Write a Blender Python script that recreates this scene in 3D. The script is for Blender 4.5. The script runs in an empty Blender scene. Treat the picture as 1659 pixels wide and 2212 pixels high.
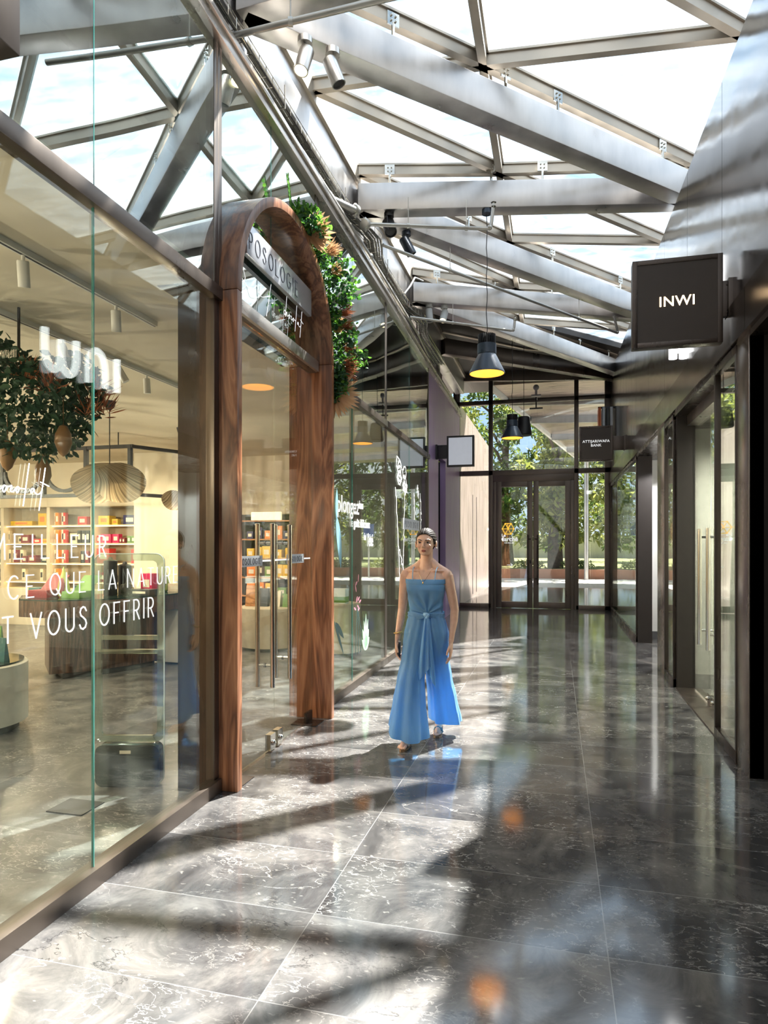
import bpy, bmesh, math, random
from math import sin, cos, pi, radians, sqrt, atan2, exp
from mathutils import Vector, Matrix, noise

random.seed(7)
sc = bpy.context.scene
COL = sc.collection

# ------------------------------------------------------------------ camera, world, sun, exposure
cam_d = bpy.data.cameras.new('camera')
cam = bpy.data.objects.new('camera', cam_d)
COL.objects.link(cam)
cam.location = (0, 0, 1.55)
cam.rotation_euler = (radians(90), 0, radians(14.563))
cam_d.sensor_fit = 'AUTO'
cam_d.sensor_width = 36.0
cam_d.lens = 36.0 * 1430 / 2212
cam_d.shift_y = 70 / 2212
cam_d.clip_end = 500
sc.camera = cam

sc.view_settings.view_transform = 'Standard'
sc.view_settings.look = 'None'
sc.view_settings.gamma = 1
sc.view_settings.use_curve_mapping = False
sc.view_settings.exposure = 1.42
sc.cycles.use_denoising = True
sc.cycles.max_bounces = 14
sc.cycles.transparent_max_bounces = 40
sc.cycles.glossy_bounces = 6
sc.cycles.diffuse_bounces = 4
sc.cycles.transmission_bounces = 6
sc.cycles.sample_clamp_indirect = 6.0
sc.cycles.caustics_reflective = False
sc.cycles.caustics_refractive = False

W = bpy.data.worlds.new('sky'); sc.world = W; W.use_nodes = True
wt = W.node_tree; wt.nodes.clear()
wo = wt.nodes.new('ShaderNodeOutputWorld'); wb = wt.nodes.new('ShaderNodeBackground')
wc = wt.nodes.new('ShaderNodeTexCoord'); wn = wt.nodes.new('ShaderNodeTexNoise'); wr = wt.nodes.new('ShaderNodeValToRGB')
wm = wt.nodes.new('ShaderNodeMapping'); wm.inputs['Scale'].default_value = (1.6, 1.0, 3.0); wm.inputs['Rotation'].default_value = (0.3, 0.2, 0.6)
wn.inputs['Scale'].default_value = 1.3; wn.inputs['Detail'].default_value = 7; wn.inputs['Roughness'].default_value = .55
wr.color_ramp.elements[0].position = .38; wr.color_ramp.elements[0].color = (.50, .73, 1.0, 1)
wr.color_ramp.elements[1].position = .66; wr.color_ramp.elements[1].color = (1.0, 1.0, 1.0, 1)
wt.links.new(wc.outputs['Generated'], wm.inputs['Vector']); wt.links.new(wm.outputs['Vector'], wn.inputs['Vector'])
wt.links.new(wn.outputs['Fac'], wr.inputs['Fac']); wt.links.new(wr.outputs['Color'], wb.inputs['Color'])
# brighter sky around the sun
wg = wt.nodes.new('ShaderNodeVectorMath'); wg.operation = 'DOT_PRODUCT'; wg.inputs[1].default_value = Vector((.32, .61, 1.0)).normalized()
nrm = wt.nodes.new('ShaderNodeVectorMath'); nrm.operation = 'NORMALIZE'
wt.links.new(wc.outputs['Generated'], nrm.inputs[0]); wt.links.new(nrm.outputs[0], wg.inputs[0])
wx = wt.nodes.new('ShaderNodeMath'); wx.operation = 'MAXIMUM'; wx.inputs[1].default_value = 0; wt.links.new(wg.outputs['Value'], wx.inputs[0])
wp = wt.nodes.new('ShaderNodeMath'); wp.operation = 'POWER'; wp.inputs[1].default_value = 6.0; wt.links.new(wx.outputs[0], wp.inputs[0])
ws_ = wt.nodes.new('ShaderNodeMath'); ws_.operation = 'MULTIPLY_ADD'; ws_.inputs[1].default_value = .95; ws_.inputs[2].default_value = .44; wt.links.new(wp.outputs[0], ws_.inputs[0])
wt.links.new(ws_.outputs[0], wb.inputs['Strength'])
wt.links.new(wb.outputs[0], wo.inputs[0])

sun_d = bpy.data.lights.new('sun', 'SUN'); sun = bpy.data.objects.new('sun', sun_d); COL.objects.link(sun)
sun_d.energy = 13.6; sun_d.angle = radians(.9); sun_d.color = (1.0, .93, .84)
sun.rotation_euler = Vector((.32, .61, 1.0)).to_track_quat('Z', 'Y').to_euler()
sun.location = (6, 12, 20)

# ------------------------------------------------------------------ helpers
WL = {}   # world location of every root / part, so children can be built in world coordinates

def tag(o, label=None, cat=None, group=None, kind=None):
    if label: o['label'] = label
    if cat: o['category'] = cat
    if group: o['group'] = group
    if kind: o['kind'] = kind
    return o

def thing(name, label=None, cat=None, loc=(0, 0, 0), group=None, kind=None):
    o = bpy.data.objects.new(name, None); COL.objects.link(o)
    o.empty_display_size = .1
    o.location = loc; WL[o.name] = Vector(loc)
    return tag(o, label, cat, group, kind)

class MB:
    def __init__(s): s.bm = bmesh.new()
    def face(s, pts):
        return s.bm.faces.new([s.bm.verts.new(p) for p in pts])
    def box(s, x0, x1, y0, y1, z0, z1):
        return s.hexa([(x0,y0,z0),(x1,y0,z0),(x1,y1,z0),(x0,y1,z0)], [(x0,y0,z1),(x1,y0,z1),(x1,y1,z1),(x0,y1,z1)])
    def hexa(s, a, b):
        n = len(a)
        va = [s.bm.verts.new(p) for p in a]; vb = [s.bm.verts.new(p) for p in b]
        s.bm.faces.new(va[::-1]); s.bm.faces.new(vb)
        for i in range(n):
            s.bm.faces.new((va[i], va[(i+1) % n], vb[(i+1) % n], vb[i]))
        return s
    def bar(s, p0, p1, w, h, up=(0, 0, 1), off=0):
        p0, p1 = Vector(p0), Vector(p1); d = (p1-p0).normalized(); up = Vector(up)
        sd = d.cross(up).normalized(); u = sd.cross(d).normalized()
        c = [sd*a*w/2 + u*b*h/2 for a, b in ((-1,-1),(1,-1),(1,1),(-1,1))]
        return s.hexa([p0+q for q in c], [p1+q for q in c])
    def tube(s, pts, r, seg=10, cap=True, rs=None):
        pts = [Vector(p) for p in pts]; rings = []; n = len(pts)
        prev = None
        for i, p in enumerate(pts):
            d = (pts[min(i+1, n-1)] - pts[max(i-1, 0)])
            if d.length < 1e-9: d = Vector((0, 0, 1))
            d.normalize()
            if prev is None:
                a = Vector((0, 0, 1)) if abs(d.z) < .9 else Vector((1, 0, 0))
                x = d.cross(a).normalized()
            else:
                x = (prev - d*prev.dot(d)).normalized()
            prev = x; y = d.cross(x)
            rr = rs[i] if rs else r
            rings.append([s.bm.verts.new(p + x*rr*cos(2*pi*k/seg) + y*rr*sin(2*pi*k/seg)) for k in range(seg)])
        for a, b in zip(rings[:-1], rings[1:]):
            for k in range(seg): s.bm.faces.new((a[k], a[(k+1) % seg], b[(k+1) % seg], b[k]))
        if cap: s.bm.faces.new(rings[0][::-1]); s.bm.faces.new(rings[-1])
        return s
    def lathe(s, prof, c=(0, 0, 0), seg=24, axis=None):
        c = Vector(c); rings = []
        M = Matrix.Identity(3)
        if axis is not None: M = Vector(axis).to_track_quat('Z', 'Y').to_matrix()
        for r, z in prof:
            rings.append([s.bm.verts.new(c + M @ Vector((r*cos(2*pi*k/seg), r*sin(2*pi*k/seg), z))) for k in range(seg)])
        for a, b in zip(rings[:-1], rings[1:]):
            for k in range(seg): s.bm.faces.new((a[k], a[(k+1) % seg], b[(k+1) % seg], b[k]))
        s.bm.faces.new(rings[0][::-1]); s.bm.faces.new(rings[-1])
        return s
    def cyl(s, c, r, z0, z1, seg=24):
        return s.lathe([(r, z0), (r, z1)], c, seg)
    def loft(s, rings, closed=True, cap=True):
        vs = [[s.bm.verts.new(p) for p in r] for r in rings]; n = len(vs[0])
        for a, b in zip(vs[:-1], vs[1:]):
            for k in range(n if closed else n-1): s.bm.faces.new((a[k], a[(k+1) % n], b[(k+1) % n], b[k]))
        if cap and closed: s.bm.faces.new(vs[0][::-1]); s.bm.faces.new(vs[-1])
        return s
    def ell(s, c, r, seg=20, rings=12, rot=None):
        c = Vector(c); vs = []
        R = rot or Matrix.Identity(3)
        for i in range(1, rings):
            t = pi*i/rings
            vs.append([s.bm.verts.new(c + R @ Vector((r[0]*sin(t)*cos(2*pi*k/seg), r[1]*sin(t)*sin(2*pi*k/seg), r[2]*cos(t)))) for k in range(seg)])
        top = s.bm.verts.new(c + R @ Vector((0, 0, r[2]))); bot = s.bm.verts.new(c - R @ Vector((0, 0, r[2])))
        for a, b in zip(vs[:-1], vs[1:]):
            for k in range(seg): s.bm.faces.new((a[k], b[k], b[(k+1) % seg], a[(k+1) % seg]))
        for k in range(seg):
            s.bm.faces.new((top, vs[0][k], vs[0][(k+1) % seg])); s.bm.faces.new((vs[-1][k], bot, vs[-1][(k+1) % seg]))
        return s
    def build(s, name, mat, parent=None, label=None, smooth=35, bevel=0, kind=None):
        bm = s.bm
        if parent is not None:
            bmesh.ops.translate(bm, verts=bm.verts, vec=-WL[parent.name])
        bmesh.ops.recalc_face_normals(bm, faces=bm.faces)
        if bevel:
            bmesh.ops.bevel(bm, geom=[e for e in bm.edges if e.is_manifold and e.calc_face_angle(0) > .5], offset=bevel, segments=2, profile=.6, affect='EDGES')
        me = bpy.data.meshes.new(name); bm.to_mesh(me); bm.free()
        if smooth:
            for p in me.polygons: p.use_smooth = True
            me.set_sharp_from_angle(angle=radians(smooth))
        me.materials.append(mat)
        o = bpy.data.objects.new(name, me); COL.objects.link(o)
        if parent is not None:
            o.parent = parent; WL[o.name] = WL[parent.name].copy()
        else: WL[o.name] = Vector((0, 0, 0))
        if label: o['label'] = label
        if kind: o['kind'] = kind
        return o

def structure(name, mb, mat, parent=None, smooth=35, bevel=0, label=None):
    o = mb.build(name, mat, parent, smooth=smooth, bevel=bevel)
    if parent is None: tag(o, label, None, None, 'structure')
    elif label: o['label'] = label
    return o

def copy_tree(o, loc, label=None, group=None, rz=None):
    r = o.copy(); COL.objects.link(r); r.location = loc
    if rz is not None: r.rotation_euler = (0, 0, rz)
    if label: r['label'] = label
    if group: r['group'] = group
    WL[r.name] = Vector(loc)
    for ch in list(o.children):
        c = ch.copy(); COL.objects.link(c); c.parent = r
        for g in ch.children:
            d = g.copy(); COL.objects.link(d); d.parent = c
    return r

# ------------------------------------------------------------------ materials
def newmat(name):
    m = bpy.data.materials.new(name); m.use_nodes = True; t = m.node_tree; t.nodes.clear()
    out = t.nodes.new('ShaderNodeOutputMaterial')
    return m, t, out
def N(t, typ, **kw):
    n = t.nodes.new(typ)
    for k, v in kw.items():
        if k.startswith('i_'): n.inputs[k[2:].replace('_', ' ')].default_value = v
        else: setattr(n, k, v)
    return n
def L(t, a, b): t.links.new(a, b)
def ramp(t, stops, interp='LINEAR'):
    r = t.nodes.new('ShaderNodeValToRGB'); r.color_ramp.interpolation = interp
    e = r.color_ramp.elements
    while len(e) < len(stops): e.new(.5)
    for el, (p, c) in zip(e, stops):
        el.position = p; el.color = (*c, 1) if len(c) == 3 else c
    return r

def plain(name, col, rough=.5, metal=0, spec=.5, emis=None, es=0, noise_amt=.08, ns=12, coat=0):
    m, t, out = newmat(name)
    b = N(t, 'ShaderNodeBsdfPrincipled')
    b.inputs['Roughness'].default_value = rough; b.inputs['Metallic'].default_value = metal
    b.inputs['Specular IOR Level'].default_value = spec; b.inputs['Coat Weight'].default_value = coat
    tc = N(t, 'ShaderNodeTexCoord'); nz = N(t, 'ShaderNodeTexNoise'); nz.inputs['Scale'].default_value = ns; nz.inputs['Detail'].default_value = 4
    L(t, tc.outputs['Object'], nz.inputs['Vector'])
    lo = tuple(c*(1-noise_amt) for c in col); hi = tuple(min(1, c*(1+noise_amt)) for c in col)
    r = ramp(t, [(.3, lo), (.7, hi)]); L(t, nz.outputs['Fac'], r.inputs['Fac']); L(t, r.outputs['Color'], b.inputs['Base Color'])
    if emis:
        b.inputs['Emission Color'].default_value = (*emis, 1); b.inputs['Emission Strength'].default_value = es
    L(t, b.outputs[0], out.inputs[0])
    return m

def metalmat(name, col, rough=.3, streak=(1, 1, 1), amt=.12, bump=0.0, metal=1.0, bs=(1.5, .8, .5)):
    m, t, out = newmat(name)
    b = N(t, 'ShaderNodeBsdfPrincipled'); b.inputs['Metallic'].default_value = metal
    if metal == 0: b.inputs['Specular IOR Level'].default_value = .2
    tc = N(t, 'ShaderNodeTexCoord'); mp = N(t, 'ShaderNodeMapping'); mp.inputs['Scale'].default_value = streak
    nz = N(t, 'ShaderNodeTexNoise'); nz.inputs['Scale'].default_value = 6; nz.inputs['Detail'].default_value = 5
    L(t, tc.outputs['Object'], mp.inputs['Vector']); L(t, mp.outputs[0], nz.inputs['Vector'])
    r = ramp(t, [(.3, tuple(c*(1-amt) for c in col)), (.7, tuple(min(1, c*(1+amt)) for c in col))])
    L(t, nz.outputs['Fac'], r.inputs['Fac']); L(t, r.outputs['Color'], b.inputs['Base Color'])
    rr = ramp(t, [(.3, (rough*.8,)*3), (.7, (rough*1.25,)*3)]); L(t, nz.outputs['Fac'], rr.inputs['Fac']); L(t, rr.outputs['Color'], b.inputs['Roughness'])
    if bump:
        m2 = N(t, 'ShaderNodeMapping'); m2.inputs['Scale'].default_value = bs
        n2 = N(t, 'ShaderNodeTexNoise'); n2.inputs['Scale'].default_value = 1.6; n2.inputs['Detail'].default_value = 1
        L(t, tc.outputs['Object'], m2.inputs['Vector']); L(t, m2.outputs[0], n2.inputs['Vector'])
        bp = N(t, 'ShaderNodeBump'); bp.inputs['Strength'].default_value = bump; bp.inputs['Distance'].default_value = .1
        L(t, n2.outputs['Fac'], bp.inputs['Height']); L(t, bp.outputs[0], b.inputs['Normal'])
    L(t, b.outputs[0], out.inputs[0])
    return m

def glassmat(name, tint=(.93, .97, .95), base=.04, gain=1.0, rough=0.0, wobble=0.0, haze=0.0):
    """thin architectural glass: transmits with a tint, mirrors with a Schlick curve (base = coating strength)"""
    m, t, out = newmat(name)
    g = N(t, 'ShaderNodeNewGeometry'); d = N(t, 'ShaderNodeVectorMath', operation='DOT_PRODUCT')
    L(t, g.outputs['Normal'], d.inputs[0]); L(t, g.outputs['Incoming'], d.inputs[1])
    a = N(t, 'ShaderNodeMath', operation='ABSOLUTE'); L(t, d.outputs['Value'], a.inputs[0])
    s = N(t, 'ShaderNodeMath', operation='SUBTRACT', use_clamp=True); s.inputs[0].default_value = 1; L(t, a.outputs[0], s.inputs[1])
    p = N(t, 'ShaderNodeMath', operation='POWER'); L(t, s.outputs[0], p.inputs[0]); p.inputs[1].default_value = 4.2
    mu = N(t, 'ShaderNodeMath', operation='MULTIPLY_ADD', use_clamp=True); L(t, p.outputs[0], mu.inputs[0]); mu.inputs[1].default_value = (1-base)*gain; mu.inputs[2].default_value = base
    tr = N(t, 'ShaderNodeBsdfTransparent'); tr.inputs['Color'].default_value = (*tint, 1)
    gl = N(t, 'ShaderNodeBsdfGlossy'); gl.inputs['Roughness'].default_value = rough; gl.inputs['Color'].default_value = (.96, 1, .98, 1)
    if wobble:
        tc = N(t, 'ShaderNodeTexCoord'); n2 = N(t, 'ShaderNodeTexNoise'); n2.inputs['Scale'].default_value = .9; n2.inputs['Detail'].default_value = 0
        L(t, tc.outputs['Object'], n2.inputs['Vector'])
        bp = N(t, 'ShaderNodeBump'); bp.inputs['Strength'].default_value = wobble; bp.inputs['Distance'].default_value = .1
        L(t, n2.outputs['Fac'], bp.inputs['Height']); L(t, bp.outputs[0], gl.inputs['Normal'])
    mx = N(t, 'ShaderNodeMixShader'); L(t, mu.outputs[0], mx.inputs[0]); L(t, tr.outputs[0], mx.inputs[1]); L(t, gl.outputs[0], mx.inputs[2])
    last = mx
    if haze:
        df = N(t, 'ShaderNodeBsdfTranslucent'); df.inputs['Color'].default_value = (.9, .95, 1, 1)
        tc = N(t, 'ShaderNodeTexCoord'); mp = N(t, 'ShaderNodeMapping'); mp.inputs['Scale'].default_value = (1, 3, 1); mp.inputs['Rotation'].default_value = (0, 0, .9)
        nz = N(t, 'ShaderNodeTexNoise'); nz.inputs['Scale'].default_value = 1.3; nz.inputs['Detail'].default_value = 9; nz.inputs['Roughness'].default_value = .7
        L(t, tc.outputs['Object'], mp.inputs[0]); L(t, mp.outputs[0], nz.inputs['Vector'])
        r = ramp(t, [(.42, (0, 0, 0)), (.72, (haze,)*3)]); L(t, nz.outputs['Fac'], r.inputs['Fac'])
        m2 = N(t, 'ShaderNodeMixShader'); L(t, r.outputs['Color'], m2.inputs[0]); L(t, mx.outputs[0], m2.inputs[1]); L(t, df.outputs[0], m2.inputs[2])
        last = m2
    L(t, last.outputs[0], out.inputs[0])
    return m

def marble(name, bw=1.17, rh=.545, ox=.98, oy=-3.16, dark=1.0, rough=.09, ior=1.95):
    m, t, out = newmat(name)
    b = N(t, 'ShaderNodeBsdfPrincipled')
    tc = N(t, 'ShaderNodeTexCoord')
    mp = N(t, 'ShaderNodeMapping'); mp.inputs['Location'].default_value = (ox, oy, 0); L(t, tc.outputs['Object'], mp.inputs[0])
    br = N(t, 'ShaderNodeTexBrick'); br.offset = 0.0; br.squash = 1.0
    br.inputs['Scale'].default_value = 1.0; br.inputs['Mortar Size'].default_value = .0022; br.inputs['Mortar Smooth'].default_value = 0.2
    br.inputs['Brick Width'].default_value = bw; br.inputs['Row Height'].default_value = rh; br.inputs['Bias'].default_value = 0
    br.inputs['Color1'].default_value = (0, 0, 0, 1); br.inputs['Color2'].default_value = (1, 1, 1, 1); br.inputs['Mortar'].default_value = (.5, .5, .5, 1)
    L(t, mp.outputs[0], br.inputs['Vector'])
    sc_ = N(t, 'ShaderNodeMath', operation='MULTIPLY'); sc_.inputs[1].default_value = 37.0; L(t, br.outputs['Color'], sc_.inputs[0])
    # big cloudy tone
    n1 = N(t, 'ShaderNodeTexNoise', noise_dimensions='4D'); n1.inputs['Scale'].default_value = 2.2; n1.inputs['Detail'].default_value = 10; n1.inputs['Roughness'].default_value = .68; n1.inputs['Distortion'].default_value = 1.2
    L(t, tc.outputs['Object'], n1.inputs['Vector']); L(t, sc_.outputs[0], n1.inputs['W'])
    k = dark*.98
    r1 = ramp(t, [(.30, (.026*k, .026*k, .028*k)), (.47, (.078*k, .076*k, .077*k)), (.6, (.15*k, .143*k, .138*k)), (.78, (.26*k, .245*k, .228*k))])
    L(t, n1.outputs['Fac'], r1.inputs['Fac'])
    # per tile tone
    pt = N(t, 'ShaderNodeMapRange'); pt.inputs['To Min'].default_value = .8; pt.inputs['To Max'].default_value = 1.25; L(t, br.outputs['Color'], pt.inputs['Value'])
    mt = N(t, 'ShaderNodeVectorMath', operation='SCALE'); L(t, r1.outputs['Color'], mt.inputs[0]); L(t, pt.outputs[0], mt.inputs['Scale'])
    # small pebbly fossils
    mpv = N(t, 'ShaderNodeMapping'); mpv.inputs['Rotation'].default_value = (0, 0, .5); mpv.inputs['Scale'].default_value = (13, 30, 13)
    dn = N(t, 'ShaderNodeTexNoise'); dn.inputs['Scale'].default_value = 5; dn.inputs['Detail'].default_value = 5
    dv = N(t, 'ShaderNodeVectorMath', operation='SCALE'); dv.inputs['Scale'].default_value = .22
    L(t, tc.outputs['Object'], dn.inputs['Vector']); L(t, dn.outputs['Color'], dv.inputs[0])
    ad = N(t, 'ShaderNodeVectorMath', operation='ADD'); L(t, tc.outputs['Object'], ad.inputs[0]); L(t, dv.outputs[0], ad.inputs[1])
    L(t, ad.outputs[0], mpv.inputs[0])
    v1 = N(t, 'ShaderNodeTexVoronoi', feature='F1'); v1.inputs['Scale'].default_value = 1.0; L(t, mpv.outputs[0], v1.inputs['Vector'])
    vr = ramp(t, [(.0, (1, 1, 1)), (.2, (0, 0, 0))]); L(t, v1.outputs['Distance'], vr.inputs['Fac'])
    nm = N(t, 'ShaderNodeTexNoise', noise_dimensions='4D'); nm.inputs['Scale'].default_value = 3.1; nm.inputs['Detail'].default_value = 3; L(t, tc.outputs['Object'], nm.inputs['Vector']); L(t, sc_.outputs[0], nm.inputs['W'])
    nr = ramp(t, [(.44, (0, 0, 0)), (.60, (1, 1, 1))]); L(t, nm.outputs['Fac'], nr.inputs['Fac'])
    fm = N(t, 'ShaderNodeMath', operation='MULTIPLY'); L(t, vr.outputs['Color'], fm.inputs[0]); L(t, nr.outputs['Color'], fm.inputs[1])
    mx1 = N(t, 'ShaderNodeMix', data_type='RGBA'); L(t, fm.outputs[0], mx1.inputs['Factor']); L(t, mt.outputs[0], mx1.inputs['A']); mx1.inputs['B'].default_value = (.42*k, .40*k, .37*k, 1)
    # veins : |noise-.5| thin bands, masked
    def vein(scale, width, w, mlo, mhi, col, prev, rot=.6, st=(1, 1, 1)):
        mpp = N(t, 'ShaderNodeMapping'); mpp.inputs['Rotation'].default_value = (0, 0, rot); mpp.inputs['Scale'].default_value = st; L(t, tc.outputs['Object'], mpp.inputs[0])
        n = N(t, 'ShaderNodeTexNoise', noise_dimensions='4D'); n.inputs['Scale'].default_value = scale; n.inputs['Detail'].default_value = 7; n.inputs['Roughness'].default_value = .55; n.inputs['Distortion'].default_value = .6
        L(t, mpp.outputs[0], n.inputs['Vector'])
        ao = N(t, 'ShaderNodeMath', operation='ADD'); ao.inputs[1].default_value = w; L(t, sc_.outputs[0], ao.inputs[0]); L(t, ao.outputs[0], n.inputs['W'])
        s = N(t, 'ShaderNodeMath', operation='SUBTRACT'); s.inputs[1].default_value = .5; L(t, n.outputs['Fac'], s.inputs[0])
        a = N(t, 'ShaderNodeMath', operation='ABSOLUTE'); L(t, s.outputs[0], a.inputs[0])
        r = ramp(t, [(0, (1, 1, 1)), (width, (0, 0, 0))]); L(t, a.outputs[0], r.inputs['Fac'])
        k2 = N(t, 'ShaderNodeTexNoise', noise_dimensions='4D'); k2.inputs['Scale'].default_value = 1.6; k2.inputs['Detail'].default_value = 4; L(t, tc.outputs['Object'], k2.inputs['Vector']); L(t, ao.outputs[0], k2.inputs['W'])
        kr = ramp(t, [(mlo, (0, 0, 0)), (mhi, (1, 1, 1))]); L(t, k2.outputs['Fac'], kr.inputs['Fac'])
        f = N(t, 'ShaderNodeMath', operation='MULTIPLY'); L(t, r.outputs['Color'], f.inputs[0]); L(t, kr.outputs['Color'], f.inputs[1])
        mx = N(t, 'ShaderNodeMix', data_type='RGBA'); L(t, f.outputs[0], mx.inputs['Factor']); L(t, prev, mx.inputs['A']); mx.inputs['B'].default_value = (*col, 1)
        return mx.outputs['Result']
    o = vein(2.6, .0042, 3.3, .52, .64, (.66, .64, .61), mx1.outputs['Result'], .7, (1, 1.9, 1))
    o = vein(8.5, .011, 9.1, .49, .62, (.44*k, .42*k, .40*k), o, .4, (1, 2.2, 1))
    o = vein(4.5, .010, 5.7, .53, .62, (.03, .03, .032), o, 1.0, (1, 1.6, 1))
    # faint rust spots
    rn = N(t, 'ShaderNodeTexNoise', noise_dimensions='4D'); rn.inputs['Scale'].default_value = 4.0; rn.inputs['Detail'].default_value = 2; L(t, tc.outputs['Object'], rn.inputs['Vector']); L(t, sc_.outputs[0], rn.inputs['W'])
    rr = ramp(t, [(.74, (0, 0, 0)), (.84, (.22, .22, .22))]); L(t, rn.outputs['Fac'], rr.inputs['Fac'])
    mr = N(t, 'ShaderNodeMix', data_type='RGBA'); L(t, rr.outputs['Color'], mr.inputs['Factor']); L(t, o, mr.inputs['A']); mr.inputs['B'].default_value = (.28, .15, .09, 1)
    mj = N(t, 'ShaderNodeMix', data_type='RGBA'); L(t, br.outputs['Fac'], mj.inputs['Factor']); L(t, mr.outputs['Result'], mj.inputs['A']); mj.inputs['B'].default_value = (.24, .235, .23, 1)
    L(t, mj.outputs['Result'], b.inputs['Base Color'])
    b.inputs['Roughness'].default_value = rough; b.inputs['Specular IOR Level'].default_value = .5; b.inputs['IOR'].default_value = ior
    wn_ = N(t, 'ShaderNodeTexNoise'); wn_.inputs['Scale'].default_value = 1.4; wn_.inputs['Detail'].default_value = 2; L(t, tc.outputs['Object'], wn_.inputs['Vector'])
    bp = N(t, 'ShaderNodeBump'); bp.inputs['Strength'].default_value = .035; bp.inputs['Distance'].default_value = .05; L(t, wn_.outputs['Fac'], bp.inputs['Height']); L(t, bp.outputs[0], b.inputs['Normal'])
    L(t, b.outputs[0], out.inputs[0])
    return m

def woodmat(name, c0, c1, c2, scale=1.0, rough=.35, stretch=(5, 5, .55)):
    m, t, out = newmat(name)
    b = N(t, 'ShaderNodeBsdfPrincipled'); tc = N(t, 'ShaderNodeTexCoord'); mp = N(t, 'ShaderNodeMapping'); mp.inputs['Scale'].default_value = stretch
    L(t, tc.outputs['Object'], mp.inputs[0])
    n = N(t, 'ShaderNodeTexNoise'); n.inputs['Scale'].default_value = 1.1*scale; n.inputs['Detail'].default_value = 3; n.inputs['Distortion'].default_value = 1.5
    L(t, mp.outputs[0], n.inputs['Vector'])
    w = N(t, 'ShaderNodeMath', operation='MULTIPLY'); w.inputs[1].default_value = 9.0; L(t, n.outputs['Fac'], w.inputs[0])
    f = N(t, 'ShaderNodeMath', operation='PINGPONG'); f.inputs[1].default_value = 1.0; L(t, w.outputs[0], f.inputs[0])
    n2 = N(t, 'ShaderNodeTexNoise'); n2.inputs['Scale'].default_value = 14*scale; n2.inputs['Detail'].default_value = 6; m3 = N(t, 'ShaderNodeMapping'); m3.inputs['Scale'].default_value = (6, 6, .35); L(t, tc.outputs['Object'], m3.inputs[0]); L(t, m3.outputs[0], n2.inputs['Vector'])
    mm = N(t, 'ShaderNodeMath', operation='MULTIPLY_ADD'); mm.inputs[1].default_value = .45; L(t, n2.outputs['Fac'], mm.inputs[0])
    hh = N(t, 'ShaderNodeMath', operation='MULTIPLY'); hh.inputs[1].default_value = .55; L(t, f.outputs[0], hh.inputs[0]); L(t, hh.outputs[0], mm.inputs[2])
    r = ramp(t, [(.2, c0), (.5, c1), (.82, c2)]); L(t, mm.outputs[0], r.inputs['Fac']); L(t, r.outputs['Color'], b.inputs['Base Color'])
    b.inputs['Roughness'].default_value = rough; b.inputs['Coat Weight'].default_value = .15; b.inputs['Coat Roughness'].default_value = .2
    L(t, b.outputs[0], out.inputs[0])
    return m

def leafmat(name, c0, c1, rough=.5, trans=.35):
    m, t, out = newmat(name)
    b = N(t, 'ShaderNodeBsdfPrincipled'); g = N(t, 'ShaderNodeNewGeometry')
    r = ramp(t, [(0, c0), (1, c1)]); L(t, g.outputs['Random Per Island'], r.inputs['Fac']); L(t, r.outputs['Color'], b.inputs['Base Color'])
    b.inputs['Roughness'].default_value = rough
    tl = N(t, 'ShaderNodeBsdfTranslucent'); L(t, r.outputs['Color'], tl.inputs['Color'])
    mx = N(t, 'ShaderNodeMixShader'); mx.inputs[0].default_value = trans; L(t, b.outputs[0], mx.inputs[1]); L(t, tl.outputs[0], mx.inputs[2])
    L(t, mx.outputs[0], out.inputs[0])
    return m

M = {}
M['marble'] = marble('polished_grey_marble')
M['shopfloor'] = marble('shop_floor_stone', bw=1.6, rh=1.6, ox=.3, oy=.2, dark=1.15, rough=.28, ior=1.5)
M['steel'] = metalmat('brushed_steel_beam', (.56, .54, .53), .34, (1, 1, .3), .12)
M['mullion'] = metalmat('beige_glazing_bar', (.60, .53, .44), .45, (1, 1, 1), .06, metal=.55)
M['bronze'] = metalmat('bronze_anodised_frame', (.145, .118, .10), .33, (1, 1, .2), .08, metal=.85)
M['darkbronze'] = metalmat('dark_bronze', (.07, .055, .047), .28, (1, 1, .2), .08, metal=.8)
M['rail'] = metalmat('pale_aluminium_rail', (.50, .46, .42), .28, (1, .3, 1), .06, metal=.9)
M['clad'] = metalmat('mirror_finish_cladding', (.32, .315, .32), .15, (1, 1, .3), .05, bump=.05, bs=(1, .5, 1.6))
M['cladlow'] = metalmat('band_painted_reflection', (.17, .14, .12), .2, (1, .3, 1), .05, bump=.1)  # dark tone stands for the reflection the band would show
M['black'] = plain('matt_black', (.012, .011, .012), .45)
M['darkroof'] = plain('dark_brown_soffit', (.045, .036, .032), .55)
M['chrome'] = metalmat('polished_steel_handle', (.62, .60, .55), .1, (1, 1, .2), .04)
M['pipe'] = metalmat('galvanised_pipe', (.52, .50, .46), .38, (1, 1, 1), .1, metal=.8)
M['glass_lo'] = glassmat('shopfront_glass', (.92, .965, .945), .045, .9)
M['glass_hi'] = glassmat('upper_glass', (.75, .83, .81), .46, .9, wobble=.03)
M['glass_roof'] = glassmat('roof_glass', (.90, .925, .94), .03, .5, haze=.12)
M['glass_door'] = glassmat('door_glass', (.95, .97, .96), .05, .9)
M['glass_right'] = glassmat('right_shopfront_glass', (.86, .89, .87), .12, 1.0, wobble=.05)
M['glass_edge'] = plain('green_glass_edge', (.05, .28, .25), .1, 0, .8)
M['wood'] = woodmat('walnut', (.13, .046, .020), (.29, .112, .050), (.46, .21, .105))
M['wood_dark'] = woodmat('dark_walnut', (.03, .014, .008), (.075, .034, .02), (.13, .065, .04), 1.3, .3)
M['cream'] = plain('cream_wall', (.74, .66, .52), .7, ns=2)
M['white'] = plain('white_paint', (.75, .74, .71), .55, ns=2)
M['creamshelf'] = plain('cream_shelving', (.72, .62, .46), .55, ns=2)
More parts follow.
